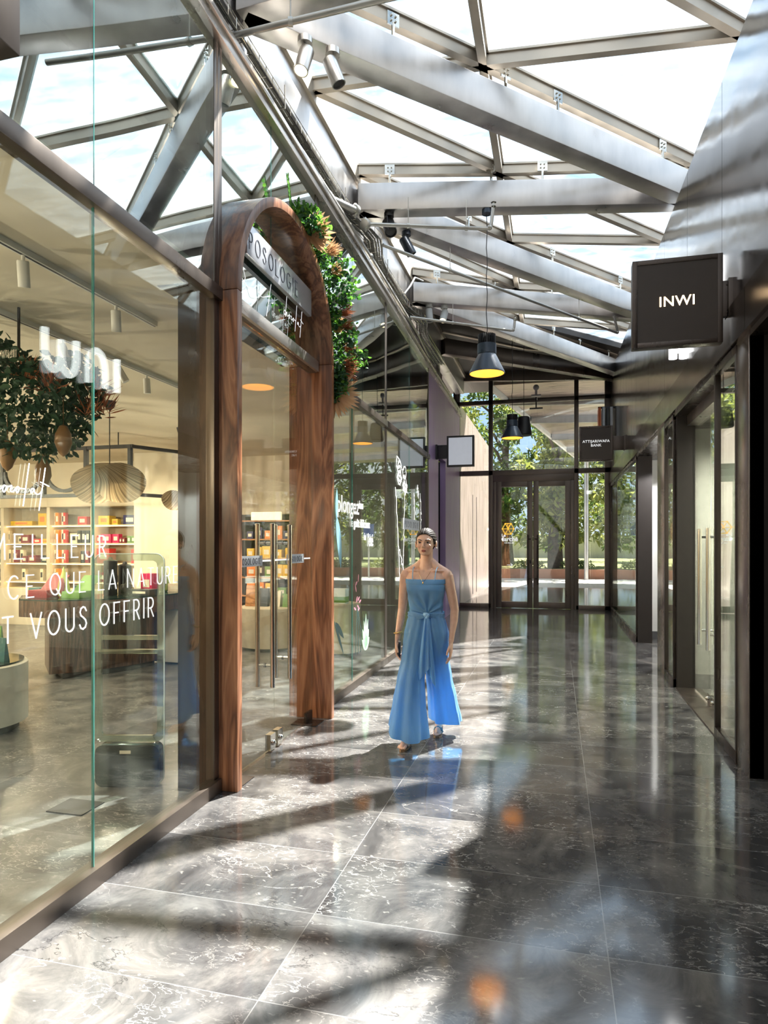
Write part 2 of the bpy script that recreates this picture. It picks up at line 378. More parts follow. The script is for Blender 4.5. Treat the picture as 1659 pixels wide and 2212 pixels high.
M['warmstrip'] = plain('warm_light_strip', (1, .8, .5), .5, emis=(1, .66, .28), es=4)
M['ink'] = plain('white_vinyl_lettering', (.88, .88, .88), .5, emis=(1, 1, 1), es=.25, noise_amt=0)  # faint glow added to keep the vinyl bright; no lamp in it
M['neon'] = plain('white_neon_tube', (.9, .9, .9), .5, emis=(1, .98, .95), es=3.0, noise_amt=0)
M['signglow'] = plain('warm_sign_letters', (.9, .8, .6), .5, emis=(1, .72, .42), es=1.8, noise_amt=0)
M['lampglow'] = plain('warm_lamp_interior', (1, .62, .15), .4, emis=(1, .40, .05), es=.5, noise_amt=0)
M['bulb'] = plain('warm_bulb', (1, .8, .5), .3, emis=(1, .75, .4), es=3.5, noise_amt=0)
M['wall_painted_dark'] = plain('wall_dark_for_reflections', (.10, .10, .10), .6)

def T(x): return x
# ------------------------------------------------------------------ stroke lettering (thin ribbons)
STROKES = {
 'A': (.62, [[(0,0),(.31,1),(.62,0)], [(.12,.26),(.5,.26)]]),
 'C': (.62, [[(.31+.33*cos(a), .5+.5*sin(a)) for a in [radians(x) for x in range(50, 311, 13)]]]),
 'E': (.44, [[(.42,1),(0,1),(0,0),(.42,0)], [(0,.5),(.32,.5)]]),
 'F': (.42, [[(.42,1),(0,1),(0,0)], [(0,.5),(.32,.5)]]),
 'I': (.06, [[(.03,0),(.03,1)]]),
 'L': (.42, [[(0,1),(0,0),(.42,0)]]),
 'M': (.62, [[(0,0),(.04,1),(.31,.35),(.58,1),(.62,0)]]),
 'N': (.55, [[(0,0),(0,1),(.55,0),(.55,1)]]),
 'O': (.68, [[(.34+.34*cos(a), .5+.5*sin(a)) for a in [radians(x) for x in range(0, 361, 15)]]]),
 'Q': (.68, [[(.34+.34*cos(a), .5+.5*sin(a)) for a in [radians(x) for x in range(0, 361, 15)]], [(.42,.26),(.68,-.06)]]),
 'R': (.46, [[(0,0),(0,1),(.2,1)]+[(.2+.24*cos(a), .73+.27*sin(a)) for a in [radians(x) for x in range(80, -91, -17)]]+[(0,.46)], [(.2,.46),(.46,0)]]),
 'S': (.46, [[(.43,.82),(.34,.96),(.22,1),(.08,.93),(.02,.78),(.08,.62),(.24,.52),(.38,.4),(.44,.24),(.37,.07),(.22,0),(.08,.05),(0,.2)]]),
 'T': (.5, [[(0,1),(.5,1)], [(.25,1),(.25,0)]]),
 'U': (.52, [[(0,1),(0,.26)]+[(.26+.26*cos(a), .26+.26*sin(a)) for a in [radians(x) for x in range(180, 361, 15)]]+[(.52,1)]]),
 'V': (.6, [[(0,1),(.3,0),(.6,1)]]),
 'G': (.64, [[(.31+.33*cos(a), .5+.5*sin(a)) for a in [radians(x) for x in range(50, 331, 14)]]+[(.64,.45),(.42,.45)]]),
 'P': (.46, [[(0,0),(0,1),(.2,1)]+[(.2+.24*cos(a), .73+.27*sin(a)) for a in [radians(x) for x in range(80, -91, -17)]]+[(0,.46)]]),
}
def ribbon(mb, pts, w, f):
    """thin raised ribbon along 2-D points, f maps (u, v, depth) to the world"""
    n = len(pts)
    V2 = [Vector(p) for p in pts]
    for i in range(n-1):
        a, b = V2[i], V2[i+1]; d = (b-a)
        if d.length < 1e-6: continue
        d.normalize(); s = Vector((-d.y, d.x))*w/2; e = d*w/2
        q = [a-s-e, b-s+e, b+s+e, a+s-e]
        mb.hexa([f(p.x, p.y, 0) for p in q], [f(p.x, p.y, .0025) for p in q])
def stroke_text(mb, txt, h, f, w=.09, gap=.2, space=.42, u0=0):
    u = u0
    for ch in txt:
        if ch == ' ': u += space*h; continue
        wd, st = STROKES[ch]
        for s in st: ribbon(mb, [(u+x*h, y*h) for x, y in s], w*h, f)
        u += (wd+gap)*h
    return u
def text_width(txt, gap=.2, space=.42):
    return sum(space if c == ' ' else STROKES[c][0]+gap for c in txt)-gap

def font_text(txt, size, name, mat, parent, Mx, sx=1.0, off=0.0, align='CENTER', ext=.002, spacing=1.0, label=None):
    """built-in font text, turned into a mesh; Mx places it (text lies in local XY)"""
    cu = bpy.data.curves.new('txt', 'FONT'); cu.body = txt; cu.size = size; cu.align_x = align; cu.extrude = ext; cu.offset = off; cu.space_character = spacing
    cu.resolution_u = 3
    to = bpy.data.objects.new('txt', cu); COL.objects.link(to)
    dg = bpy.context.evaluated_depsgraph_get()
    me = bpy.data.meshes.new_from_object(to.evaluated_get(dg)); bpy.data.objects.remove(to)
    me.transform(Matrix.Diagonal((sx, 1, 1, 1))); me.transform(Mx)
    if parent is not None: me.transform(Matrix.Translation(-WL[parent.name]))
    me.materials.clear(); me.materials.append(mat); me.name = name
    o = bpy.data.objects.new(name, me); COL.objects.link(o)
    if parent is not None: o.parent = parent; WL[o.name] = WL[parent.name].copy()
    if label: o['label'] = label
    return o

# placing matrices: text seen by someone in the corridor
def on_left(x, y, z):      # plane facing +X, reading direction +Y
    return Matrix(((0, 0, 1, x), (1, 0, 0, y), (0, 1, 0, z), (0, 0, 0, 1)))
def on_front(x, y, z):     # plane facing -Y, reading direction +X
    return Matrix(((1, 0, 0, x), (0, 0, -1, y), (0, 1, 0, z), (0, 0, 0, 1)))

# ------------------------------------------------------------------ floor and outer ground
XR = 1.24                                     # plane of the right shop fronts
def XL(y): return -2.035 - .02*(y-2.5)        # plane of the left shop fronts (slightly splayed)

mb = MB(); mb.face([(XL(-4)-.02, -4, 0), (3.2, -4, 0), (3.2, 16.5, 0), (XL(16.5)-.02, 16.5, 0)]); mb.face([(-3, -4, -.15), (-3, 16.5, -.15), (3.2, 16.5, -.15), (3.2, -4, -.15)])
structure('floor', mb, M['marble'], smooth=0)
mb = MB(); mb.hexa([(-13, -2, -.12), (XL(-2)-.02, -2, -.12), (XL(12)-.02, 11.9, -.12), (-13, 11.9, -.12)], [(-13, -2, 0), (XL(-2)-.02, -2, 0), (XL(12)-.02, 11.9, 0), (-13, 11.9, 0)])
structure('floor', mb, M['shopfloor'], smooth=0)
paving = plain('pale_paving', (.50, .47, .43), .8, ns=1.5)
mb = MB(); mb.box(-40, 40, 16.5, 31, -.15, -.005); structure('ground', mb, paving, smooth=0)
grass = plain('dry_grass', (.14, .15, .045), .95, ns=3, noise_amt=.5)
mb = MB(); mb.box(-45, 45, 31.3, 75, -.2, .36); structure('ground', mb, grass, smooth=0)

# ------------------------------------------------------------------ shell: walls
mb = MB(); mb.box(-3.2, 3.2, -4.15, -4.0, 0, 5.8); structure('wall_rear', mb, plain('grey_plaster', (.16, .155, .15), .7))
# end panel on the left side, pale violet metal, with a tall dark doorway
violet = metalmat('violet_grey_metal_panel', (.50, .35, .60), .36, (1, 1, .2), .04, metal=.35)
mb = MB()
for (a, b_, z0, z1) in ((11.72, 12.9, 0, 3.3), (13.9, 16.35, 0, 3.3), (11.72, 16.35, 3.3, 4.75)):
    mb.hexa([(XL(a)-.12, a, z0), (XL(a), a, z0), (XL(b_), b_, z0), (XL(b_)-.12, b_, z0)], [(XL(a)-.12, a, z1), (XL(a), a, z1), (XL(b_), b_, z1), (XL(b_)-.12, b_, z1)])
structure('wall_left', mb, violet)
mb = MB(); mb.box(-3.2, -3.1, 12.7, 14.1, 0, 3.4); mb.box(-3.1, XL(13)-.1, 12.7, 12.85, 0, 3.3); mb.box(-3.1, XL(14)-.1, 13.95, 14.1, 0, 3.3)
structure('wall_left', mb, M['black'])
# cladding wall above the right shop fronts
def ztop(y): return 5.10 + .04*(y-5)
cl = thing('wall_right', kind='structure')
ys = [-4.0, -1.6, .2, 2.0, 3.8, 5.6, 7.0, 8.4, 9.8, 11.2, 12.8, 14.6, 16.4]
mb = MB()
for a, b_ in zip(ys[:-1], ys[1:]):
    g = .004
    mb.hexa([(XR, a+g, 3.27), (XR+.05, a+g, 3.27), (XR+.05, b_-g, 3.27), (XR, b_-g, 3.27)], [(XR, a+g, ztop(a)), (XR+.05, a+g, ztop(a)), (XR+.05, b_-g, ztop(b_)), (XR, b_-g, ztop(b_))])
mb.build('upper_panels', M['clad'], cl)
mb = MB()
for a, b_ in zip([-4, 1.2, 4.85, 8.35, 11.1], [1.2, 4.85, 8.35, 11.1, 16.4]):
    mb.box(XR-.03, XR+.06, a+.003, b_-.003, 2.97, 3.262)
mb.build('fascia_band', M['cladlow'], cl)
mb = MB(); mb.hexa([(XR+.05, -4, 3.0), (XR+.2, -4, 3.0), (XR+.2, 16.4, 3.0), (XR+.05, 16.4, 3.0)], [(XR+.05, -4, ztop(-4)-.03), (XR+.2, -4, ztop(-4)-.03), (XR+.2, 16.4, ztop(16.4)-.03), (XR+.05, 16.4, ztop(16.4)-.03)])
mb.build('backing', M['black'], cl)
mb = MB(); mb.hexa([(XR+.2, -4, 4.5), (3.6, -4, 4.5), (3.6, 16.4, 4.9), (XR+.2, 16.4, 4.9)], [(XR+.2, -4, 4.65), (3.6, -4, 4.65), (3.6, 16.4, 5.05), (XR+.2, 16.4, 5.05)]); structure('roof_right', mb, M['darkroof'])
mb = MB(); mb.box(3.55, 3.65, -4, 16.4, 4.6, 6.1); structure('wall_right', mb, M['mullion'])

# near recess on the right and return faces
mb = MB()
mb.box(XR+.002, 2.3, 4.85, 4.93, 0, 2.96)        # dark face of the projecting volume
mb.box(2.25, 2.35, -4, 4.9, 0, 2.96)
structure('wall_right', mb, plain('dark_recess_lining', (.014, .010, .009), .5))
mb = MB(); mb.box(XR, 3.5, -4, 16.4, 2.93, 2.985); structure('ceiling', mb, M['darkbronze'])
mb = MB()
mb.box(XR-.005, XR+.09, 4.85, 5.15, 0, 2.97)      # first post
mb.box(XR-.005, XR+.09, 8.36, 8.93, 0, 2.97)      # second post
structure('trim_1', mb, metalmat('bronze_post', (.30, .25, .22), .25, (.6, .6, .3), .03, metal=.9), bevel=.004)
mb = MB(); mb.box(XR+.01, 1.46, 11.1, 11.18, 0, 2.93); mb.box(XR+.02, 1.44, 7.68, 7.74, 0, 2.93)
structure('trim_2', mb, plain('dark_brown_jamb', (.016, .011, .009), .5))
mb = MB(); mb.box(1.46, 2.6, 11.6, 11.7, 0, 2.93); mb.box(2.5, 2.6, 8.8, 11.6, 0, 2.93); structure('wall_right', mb, M['white'])
ld = bpy.data.lights.new('recess_fill', 'SPOT'); ld.energy = 90; ld.spot_size = radians(150); ld.shadow_soft_size = .05; lo = bpy.data.objects.new('recess_fill', ld); COL.objects.link(lo); lo.location = (1.95, 10.4, 2.9)  # added spot without a fixture, brightening the white recess wall
mb = MB(); mb.box(1.44, 2.55, 11.57, 11.6, 0, .13); structure('baseboard_right', mb, plain('grey_stone_skirting', (.10, .10, .10), .3))

def framed_window(name, y0, y1, z0, z1, xf=XR, fw=.055, mat=None, glass=None, splits=()):
    """window on the right side (faces -X)"""
    w = thing(name, kind='structure')
    mb = MB()
    mb.box(xf-.01, xf+.035, y0, y0+fw, z0, z1); mb.box(xf-.01, xf+.035, y1-fw, y1, z0, z1)
    mb.box(xf-.011, xf+.036, y0, y1, z0, z0+.09); mb.box(xf-.011, xf+.036, y0, y1, z1-.06, z1)
    mb.build('window_frame', mat or M['bronze'], w, bevel=.003)
    mb = MB(); yy = [y0+fw*.6] + list(splits) + [y1-fw*.6]
    for a, b_ in zip(yy[:-1], yy[1:]): mb.box(xf+.012, xf+.022, a+.003, b_-.003, z0+.05, z1-.04)
    mb.build('pane', glass or M['glass_right'], w, smooth=0)
    return w
framed_window('window_5', 5.15, 5.82, 0, 2.96, fw=.035, mat=M['darkbronze'])
framed_window('window_6', 7.74, 8.36, 0, 2.96, fw=.035, mat=M['darkbronze'])
w7 = framed_window('window_7', 11.18, 16.3, 0, 2.96, splits=(12.25, 14.2), mat=M['darkbronze'])
# mirrored emblem on the far right pane
def hexlogo(mb, f, r, w):
    P = [(r*cos(radians(60*k)), r*sin(radians(60*k))*1.06) for k in range(6)]
    for k in range(6):
        ribbon(mb, [P[k], P[(k+1) % 6]], w, f)
        ribbon(mb, [(0, 0), P[k]], w*.8, f)
    ribbon(mb, [(0, 0), (r*.15, r*.5), (r*.5, r*.86)], w*.6, f); ribbon(mb, [(0, 0), (-r*.15, r*.5), (-r*.05, r*.9)], w*.6, f)
mb = MB(); hexlogo(mb, lambda u, v, d: (XR+.03-d, 11.9-u, 2.35+v), .27, .03); mb.build('emblem', M['ink'], w7, smooth=0)
font_text('le Marché', .17, 'lettering', M['ink'], w7, Matrix(((0, 0, -1, XR+.03), (-1, 0, 0, 11.9), (0, 1, 0, 1.92), (0, 0, 0, 1))), off=.002)
# interior behind the right shop fronts
mb = MB(); mb.box(3.4, 3.5, 4.93, 16.4, 0, 2.93); mb.box(1.32, 3.4, 4.95, 5.0, 0, 2.93); mb.box(1.55, 3.4, 8.6, 8.7, 0, 2.93); mb.box(2.6, 3.4, 11.8, 11.9, 0, 2.93)
structure('wall_right', mb, plain('grey_green_interior', (.62, .61, .54), .7))

# glass double door on the right
dr = thing('door_2', kind='structure', loc=(1.44, 6.8, 0))
mb = MB(); mb.box(1.415, 1.427, 5.84, 6.795, .03, 2.9); mb.build('door_leaf', M['glass_right'], dr, smooth=0)
mb = MB(); mb.box(1.415, 1.427, 6.81, 7.68, .03, 2.9); mb.build('door_leaf', M['glass_right'], dr, smooth=0)
for (x, y) in ((1.35, 6.62), (1.49, 6.62), (1.35, 6.99), (1.49, 6.99)):
    mb = MB(); mb.tube([(x, y, .58), (x, y, 1.70)], .02, 14); mb.tube([(x, y, 1.62), (1.441, y, 1.62)], .011, 8); mb.tube([(x, y, .72), (1.441, y, .72)], .011, 8)
    mb.build('door_handle', M['chrome'], dr)
for y in (6.70, 6.90):
    mb = MB(); mb.box(1.41, 1.47, y-.05, y+.05, .015, .12); mb.ell((1.40, y, .08), (.02, .02, .02), 10, 6); mb.build('floor_lock', M['chrome'], dr)
mb = MB(); mb.box(XR, 1.5, 5.83, 7.7, 0, .012); mb.build('threshold', M['bronze'], dr)
mb = MB(); mb.box(1.36, 1.5, 5.82, 7.7, 2.82, 2.93); mb.build('door_head', M['bronze'], dr)

# ------------------------------------------------------------------ end wall with double door
YE = 16.4
ew = thing('window_8', kind='structure', loc=(-.5, YE, 0))
mb = MB()
for x0, x1, z0, z1 in ((-2.47, -2.31, 0, 5.9), (-1.60, -1.50, 0, 5.75), (.42, .52, 0, 5.75), (1.11, XR, 0, 5.6), (-2.47, XR, 3.24, 3.36), (-2.47, XR, 4.98, 5.08), (-2.4, -1.55, 0, .1), (.46, XR, 0, .1)):
    mb.box(x0, x1, YE-.04, YE+.08, z0, z1)
mb.hexa([(-2.47, YE-.05, 5.60), (XR, YE-.05, 5.42), (XR, YE+.08, 5.42), (-2.47, YE+.08, 5.60)], [(-2.47, YE-.05, 5.95), (XR, YE-.05, 5.75), (XR, YE+.08, 5.75), (-2.47, YE+.08, 5.95)])
mb.build('window_frame', M['bronze'], ew, bevel=.004)
mb = MB()
for x0, x1, z0, z1 in ((-2.33, -1.58, .08, 3.26), (-2.33, -1.58, 3.34, 5.0), (-2.33, -1.58, 5.06, 5.7), (-1.52, .44, 3.34, 5.0), (-1.52, .44, 5.06, 5.65), (.50, 1.13, .08, 3.26), (.50, 1.13, 3.34, 5.0), (.50, 1.13, 5.06, 5.55)):
    mb.box(x0, x1, YE+.012, YE+.024, z0, z1)
M['glass_end'] = glassmat('end_wall_glass', (.94, .96, .94), .08, .9, wobble=.02)
mb.build('pane', M['glass_end'], ew, smooth=0)
dd = thing('door_1', kind='structure', loc=(-.55, YE, 0))
mb = MB(); mb.box(-1.5, .42, YE-.03, YE+.07, 3.08, 3.24); mb.box(-1.5, -1.42, YE-.03, YE+.07, 0, 3.1); mb.box(.34, .42, YE-.03, YE+.07, 0, 3.1); mb.build('door_frame', M['bronze'], dd, bevel=.003)
for x0, x1, hx in ((-1.42, -.545, -.66), (-.535, .34, -.42)):
    mb = MB()
    mb.box(x0, x0+.13, YE-.02, YE+.04, .01, 3.08); mb.box(x1-.13, x1, YE-.02, YE+.04, .01, 3.08); mb.box(x0+.13, x1-.13, YE-.02, YE+.04, .01, .16); mb.box(x0+.13, x1-.13, YE-.02, YE+.04, 2.95, 3.08)
    lf = mb.build('door_leaf', M['bronze'], dd, bevel=.003)
    mb = MB(); mb.box(x0+.12, x1-.12, YE+.005, YE+.015, .15, 2.96); mb.build('glass', M['glass_end'], lf, smooth=0)
    mb = MB(); mb.tube([(hx, YE-.1, .58), (hx, YE-.1, 1.78)], .021, 12)
    for z in (.72, 1.68): mb.tube([(hx, YE-.1, z), (hx+(.0), YE-.02, z)], .012, 8); mb.tube([(hx, YE-.1, z), (hx+(.07 if hx < -.5 else -.07), YE-.06, z)], .011, 8)
    mb.build('door_handle', M['darkbronze'], lf)
mb = MB(); mb.ell((-.60, YE-.03, 1.13), (.02, .01, .045), 12, 8); mb.build('lock', M['black'], dd)
# gold emblem and white lettering on the left leaf
gold = plain('gold_vinyl', (.85, .55, .08), .4, emis=(1, .6, .08), es=.25, noise_amt=0)  # slight glow added to the gold vinyl, which is no lamp
mb = MB(); hexlogo(mb, lambda u, v, d: (-1.13+u, YE-.005-d, 1.93+v), .14, .024); mb.build('emblem', gold, dd, smooth=0, label='gold hexagonal emblem')
font_text('Le', .10, 'lettering', M['ink'], dd, on_front(-1.24, YE-.003, 1.74), off=.003)
font_text('Marché', .15, 'lettering', M['ink'], dd, on_front(-1.12, YE-.003, 1.63), off=.004)
font_text('DAR ESSALAM', .035, 'lettering', M['ink'], dd, on_front(-1.11, YE-.003, 1.575), off=.001)
mb = MB(); ribbon(mb, [(-1.15, 1.05), (-1.03, 1.05)], .012, lambda u, v, d: (u, YE-.004-d, v)); ribbon(mb, [(-1.07, 1.09), (-1.03, 1.05), (-1.07, 1.01)], .012, lambda u, v, d: (u, YE-.004-d, v)); mb.build('arrow_sticker', M['ink'], dd, smooth=0)
# ------------------------------------------------------------------ left shop front
def lf_bar(mb, y0, y1, z0, z1, dx0=-.05, dx1=.03):
    """bar lying along the left facade"""
    mb.hexa([(XL(y0)+dx0, y0, z0), (XL(y0)+dx1, y0, z0), (XL(y1)+dx1, y1, z0), (XL(y1)+dx0, y1, z0)],
            [(XL(y0)+dx0, y0, z1), (XL(y0)+dx1, y0, z1), (XL(y1)+dx1, y1, z1), (XL(y1)+dx0, y1, z1)])
def left_window(name, y0, y1, splits_lo, splits_hi, sill=True, zt=4.69):
    w = thing(name, kind='structure')
    mb = MB()
    lf_bar(mb, y0, y0+.05, 0, zt, -.05, .008); lf_bar(mb, y1-.05, y1, 0, zt, -.05, .008)
    lf_bar(mb, y0, y1, 3.08, 3.16, -.05, .035)
    if sill: lf_bar(mb, y0, y1, 0, .085, -.05, .035)
    mb.build('window_frame', M['bronze'], w, bevel=.003)
    def panes(sp, z0, z1, mat, nm):
        yy = [y0+.04]+list(sp)+[y1-.04]
        for i, (a, b_) in enumerate(zip(yy[:-1], yy[1:])):
            mb = MB(); mb.hexa([(XL(a)-.006, a+.003, z0), (XL(a)+.004, a+.003, z0), (XL(b_)+.004, b_-.003, z0), (XL(b_)-.006, b_-.003, z0)], [(XL(a)-.006, a+.003, z1), (XL(a)+.004, a+.003, z1), (XL(b_)+.004, b_-.003, z1), (XL(b_)-.006, b_-.003, z1)])
            mb.build(nm, mat, w, smooth=0)
        for s in sp:
            mb = MB(); lf_bar(mb, s-.0025, s+.0025, z0, z1, -.007, .005); mb.build('glass_joint', M['glass_edge'], w, smooth=0)
    if sill: panes(splits_lo, .06, 3.1, M['glass_lo'], 'pane')
    panes(splits_hi, 3.14, zt, M['glass_hi'], 'upper_pane')
    return w
w1 = left_window('window_1', -.9, 3.76, (.8, 2.58), (.8, 2.58))
w2 = left_window('window_2', 3.76, 5.64, (), (4.6,), sill=False)
w3 = left_window('window_3', 5.64, 8.36, (6.80,), (6.80,))
w4 = left_window('window_4', 8.36, 11.72, (9.95,), (9.95,))
# broad top rail of the shop front
mb = MB(); lf_bar(mb, -4, 16.35, 4.69, 4.76, -.10, .055); lf_bar(mb, -4, 16.35, 4.76, 4.80, -.10, .075)
structure('trim_3', mb, M['rail'], bevel=.004)
# near part of the left wall, out of the picture
mb = MB(); lf_bar(mb, -4, -.9, 0, 4.69, -.15, .0); structure('wall_left', mb, M['bronze'])

# lettering on the panes
fL = lambda u, v, d: (XL(u)+.0055+d, u, v)
s2 = 'CE QUE LA NATURE'; h2 = .088; s3 = 'T VOUS OFFRIR'; h3 = .098
mb = MB()
stroke_text(mb, 'LE MEILLEUR', .095, lambda u, v, d: fL(u, v+1.494, d), w=.06, gap=.50, u0=2.66-text_width('LE MEILLEUR', .50)*.095)
stroke_text(mb, s2, h2, lambda u, v, d: fL(u, v+1.34, d), w=.06, gap=.42, space=.60, u0=3.285-text_width(s2, .42, .60)*h2)
stroke_text(mb, s3, h3, lambda u, v, d: fL(u, v+1.175, d), w=.06, gap=.38, space=.55, u0=3.05-text_width(s3, .38, .55)*h3)
mb.build('lettering', M['ink'], w1, smooth=0, label='thin white capital lettering')
# cursive word in white neon (end of the word visible)
def curve_pts(P, n=6):
    out = []
    for i in range(len(P)-1):
        p0, p1, p2, p3 = [Vector(P[max(0, min(len(P)-1, j))]) for j in (i-1, i, i+1, i+2)]
        for k in range(n):
            t = k/n
            out.append(.5*((2*p1)+(-p0+p2)*t+(2*p0-5*p1+4*p2-p3)*t*t+(-p0+3*p1-3*p2+p3)*t**3))
    out.append(Vector(P[-1])); return out
CHOC = [  # cursive "chocolat", unit height of the tall strokes = 1
 [(0,.38),(.06,.43),(.12,.40),(.06,.28),(.02,.34),(.06,.44)],
 [(-.32,.42),(-.37,.45),(-.42,.36),(-.37,.30),(-.28,.36),(-.16,1.0)],[(-.27,.25),(-.2,.42),(-.14,.42),(-.13,.32),(-.05,.34),(0,.38)],
 [(.12,.40),(.2,.42),(.27,.44),(.23,.34),(.28,.30),(.36,.36),(.43,.43),(.49,.40),(.43,.29),(.39,.36),(.43,.43),(.52,.40),(.66,.40)],
 [(.60,.0),(.78,1.0)],
 [(.92,.42),(.86,.42),(.83,.34),(.88,.34),(.93,.42),(.95,.34),(1.02,.30),(1.10,.32),(1.16,.38)],
 [(1.08,-.08),(1.28,.95)],[(1.12,.60),(1.40,.52)]]
def cursive(mb, f, w, sc_=1.0, tube=None):
    for s in CHOC:
        P = curve_pts([(x*sc_, y*sc_) for x, y in s])
        if tube: mb.tube([f(p.x, p.y, 0) for p in P], tube, 8)
        else: ribbon(mb, [(p.x, p.y) for p in P], w, f)
mb = MB(); cursive(mb, lambda u, v, d: (XL(2.1)+.012, 2.285-1.40*.17+u, 1.70+v), .01, .17, tube=.0018)
mb.build('neon_script', M['neon'], w1)
# window 3 lettering (four lines stepping down)
for txt, y, z, s, sx in (('plongez', 6.26, 1.88, .25, .98), ('dans', 7.05, 1.95, .13, .78), ('le goût délicieux', 6.74, 1.74, .135, .84), ('de', 7.27, 1.60, .12, .8), ("l'été", 7.43, 1.53, .21, .72)):
    font_text(txt, s, 'lettering', M['ink'], w3, on_left(XL(y+.3)+.008, y, z), sx=sx, off=.0012, align='LEFT', ext=.001)
# printed vanilla leaf, agave and orchid stickers on window 3
def leaf_shape(mb, f, c, L_, w, ang, n=10, bend=0):
    pts = []
    for i in range(n+1):
        t = i/n; x = t*L_; r = w*sin(pi*t)**.8*(1-.3*t); b = bend*sin(pi*t)
        pts.append((x, b+r, b-r))
    ca, sa = cos(ang), sin(ang)
    R = lambda x, y: (c[0]+x*ca-y*sa, c[1]+x*sa+y*ca)
    for i in range(n):
        a, b_ = pts[i], pts[i+1]
        q = [R(a[0], a[2]), R(b_[0], b_[2]), R(b_[0], b_[1]), R(a[0], a[1])]
        if (Vector(q[0])-Vector(q[3])).length < 1e-5: q = q[:3]
        if len(q) > 3 and (Vector(q[1])-Vector(q[2])).length < 1e-5: q = [q[0], q[1], q[3]]
        mb.hexa([f(p[0], p[1], 0) for p in q], [f(p[0], p[1], .002) for p in q])
f3 = lambda u, v, d: (XL(u)+.0055+d, u, v)
mb = MB(); leaf_shape(mb, f3, (6.24, 2.10), .32, .05, radians(-93)); leaf_shape(mb, f3, (6.22, 1.84), .55, .085, radians(-74), bend=.02)
mb.build('leaf_sticker', plain('blue_grey_leaf_print', (.22, .42, .52), .5), w3, smooth=0)
mb = MB()
for a, l in ((60, .26), (75, .36), (90, .42), (104, .36), (120, .30), (40, .2), (140, .22)): leaf_shape(mb, f3, (7.35, .33), l, .045, radians(a))
mb.build('cactus_sticker', plain('pale_green_cactus_print', (.45, .75, .52), .5), w3, smooth=0)
mb = MB()
for k in range(9):
    a = random.uniform(0, 6.28); leaf_shape(mb, f3, (7.0+random.uniform(-.08, .08), .95+random.uniform(-.15, .2)), .09, .014, a)
mb.build('orchid_sticker', plain('pink_orchid_print', (.55, .22, .30), .5), w3, smooth=0)
mb = MB()
for u0 in (6.92, 7.02, 7.12): ribbon(mb, [(u0, .35), (u0+.02, .6), (6.99, .85)], .012, f3)
leaf_shape(mb, f3, (6.15, .80), .5, .03, radians(-50)); leaf_shape(mb, f3, (6.2, .78), .34, .04, radians(-35))
mb.build('stem_sticker', plain('dark_stem_print', (.04, .09, .09), .5), w3, smooth=0)
# window 4: white outline drawing and small sign
mb = MB(); rnd = random.Random(4)
def wander(p, q, amp, n):
    P = []
    for i in range(n+1):
        t = i/n; P.append((p[0]+(q[0]-p[0])*t+rnd.uniform(-amp, amp), p[1]+(q[1]-p[1])*t+rnd.uniform(-amp, amp)))
    return P
f4 = lambda u, v, d: (XL(u)+.0055+d, u, v)
ribbon(mb, wander((8.95, 2.35), (9.25, .95), .02, 26), .02, f4); ribbon(mb, wander((9.6, 2.45), (9.45, .95), .03, 26), .02, f4)
ribbon(mb, wander((9.2, 1.5), (9.7, .9), .04, 18), .015, f4)
for k in range(9):
    c = (9.25+rnd.uniform(-.3, .4), 2.55+rnd.uniform(-.2, .2)); ribbon(mb, [(c[0]+.12*cos(a)+rnd.uniform(-.03, .03), c[1]+.07*sin(a)+rnd.uniform(-.03, .03)) for a in [radians(x) for x in range(0, 361, 24)]], .018, f4)
for y, z0, z1 in ((10.3, 2.4, 1.9), (10.9, 2.35, 1.5), (10.6, 2.5, 2.35)): ribbon(mb, wander((y, z0), (y+.1, z1), .05, 20), .014, f4)
mb.build('outline_drawing', M['ink'], w4, smooth=0)
mb = MB(); mb.hexa([f4(9.45, 1.775, .001), f4(10.75, 1.775, .001), f4(10.75, 1.94, .001), f4(9.45, 1.94, .001)], [f4(9.45, 1.775, .006), f4(10.75, 1.775, .006), f4(10.75, 1.94, .006), f4(9.45, 1.94, .006)])
stk = mb.build('name_sticker', plain('pale_sticker', (.68, .70, .76), .4), w4, smooth=0)
darkink = plain('dark_letters', (.12, .12, .15), .5)
mb = MB(); stroke_text(mb, 'POSOLOGIE', .09, lambda u, v, d: f4(u, v+1.81, d+.006), w=.06, gap=.95, u0=9.55); mb.build('letters', darkink, stk, smooth=0)

# ------------------------------------------------------------------ glass entrance doors inside the arch
en = thing('door_3', kind='structure', loc=(XL(4.67), 4.67, 0))
for a, b_ in ((3.83, 4.665), (4.675, 5.52)):
    mb = MB(); lf_bar(mb, a, b_, .015, 3.07, -.006, .006); mb.build('door_leaf', M['glass_door'], en, smooth=0)
for y, dx in ((4.50, .06), (4.50, -.06), (4.84, .06), (4.84, -.06)):
    x = XL(y)+dx
    mb = MB(); mb.tube([(x, y, .50), (x, y, 1.69)], .0175, 16); mb.lathe([(.019, 0), (.019, .012), (.012, .016)], (x, y, 1.69), 14)
    for z in (.66, 1.56): mb.tube([(x, y, z), (XL(y), y, z)], .010, 8); mb.lathe([(.016, -.006), (.016, .006)], (XL(y), y, z), 12, axis=(1, 0, 0))
    mb.build('door_handle', M['chrome'], en, label='long vertical polished steel handle')
for y in (4.60, 4.74):
    mb = MB(); mb.box(XL(y)-.022, XL(y)+.022, y-.045, y+.045, .01, .13); mb.ell((XL(y)+.028, y, .065), (.018, .024, .024), 12, 8); mb.build('floor_lock', M['chrome'], en, label='polished floor lock')
mb = MB(); mb.box(XL(5.45)-.11, XL(5.45)+.12, 5.30, 5.50, .001, .006); mb.box(XL(5.45)-.012, XL(5.45)+.012, 5.36, 5.50, .006, .09); mb.build('floor_hinge', M['darkbronze'], en)
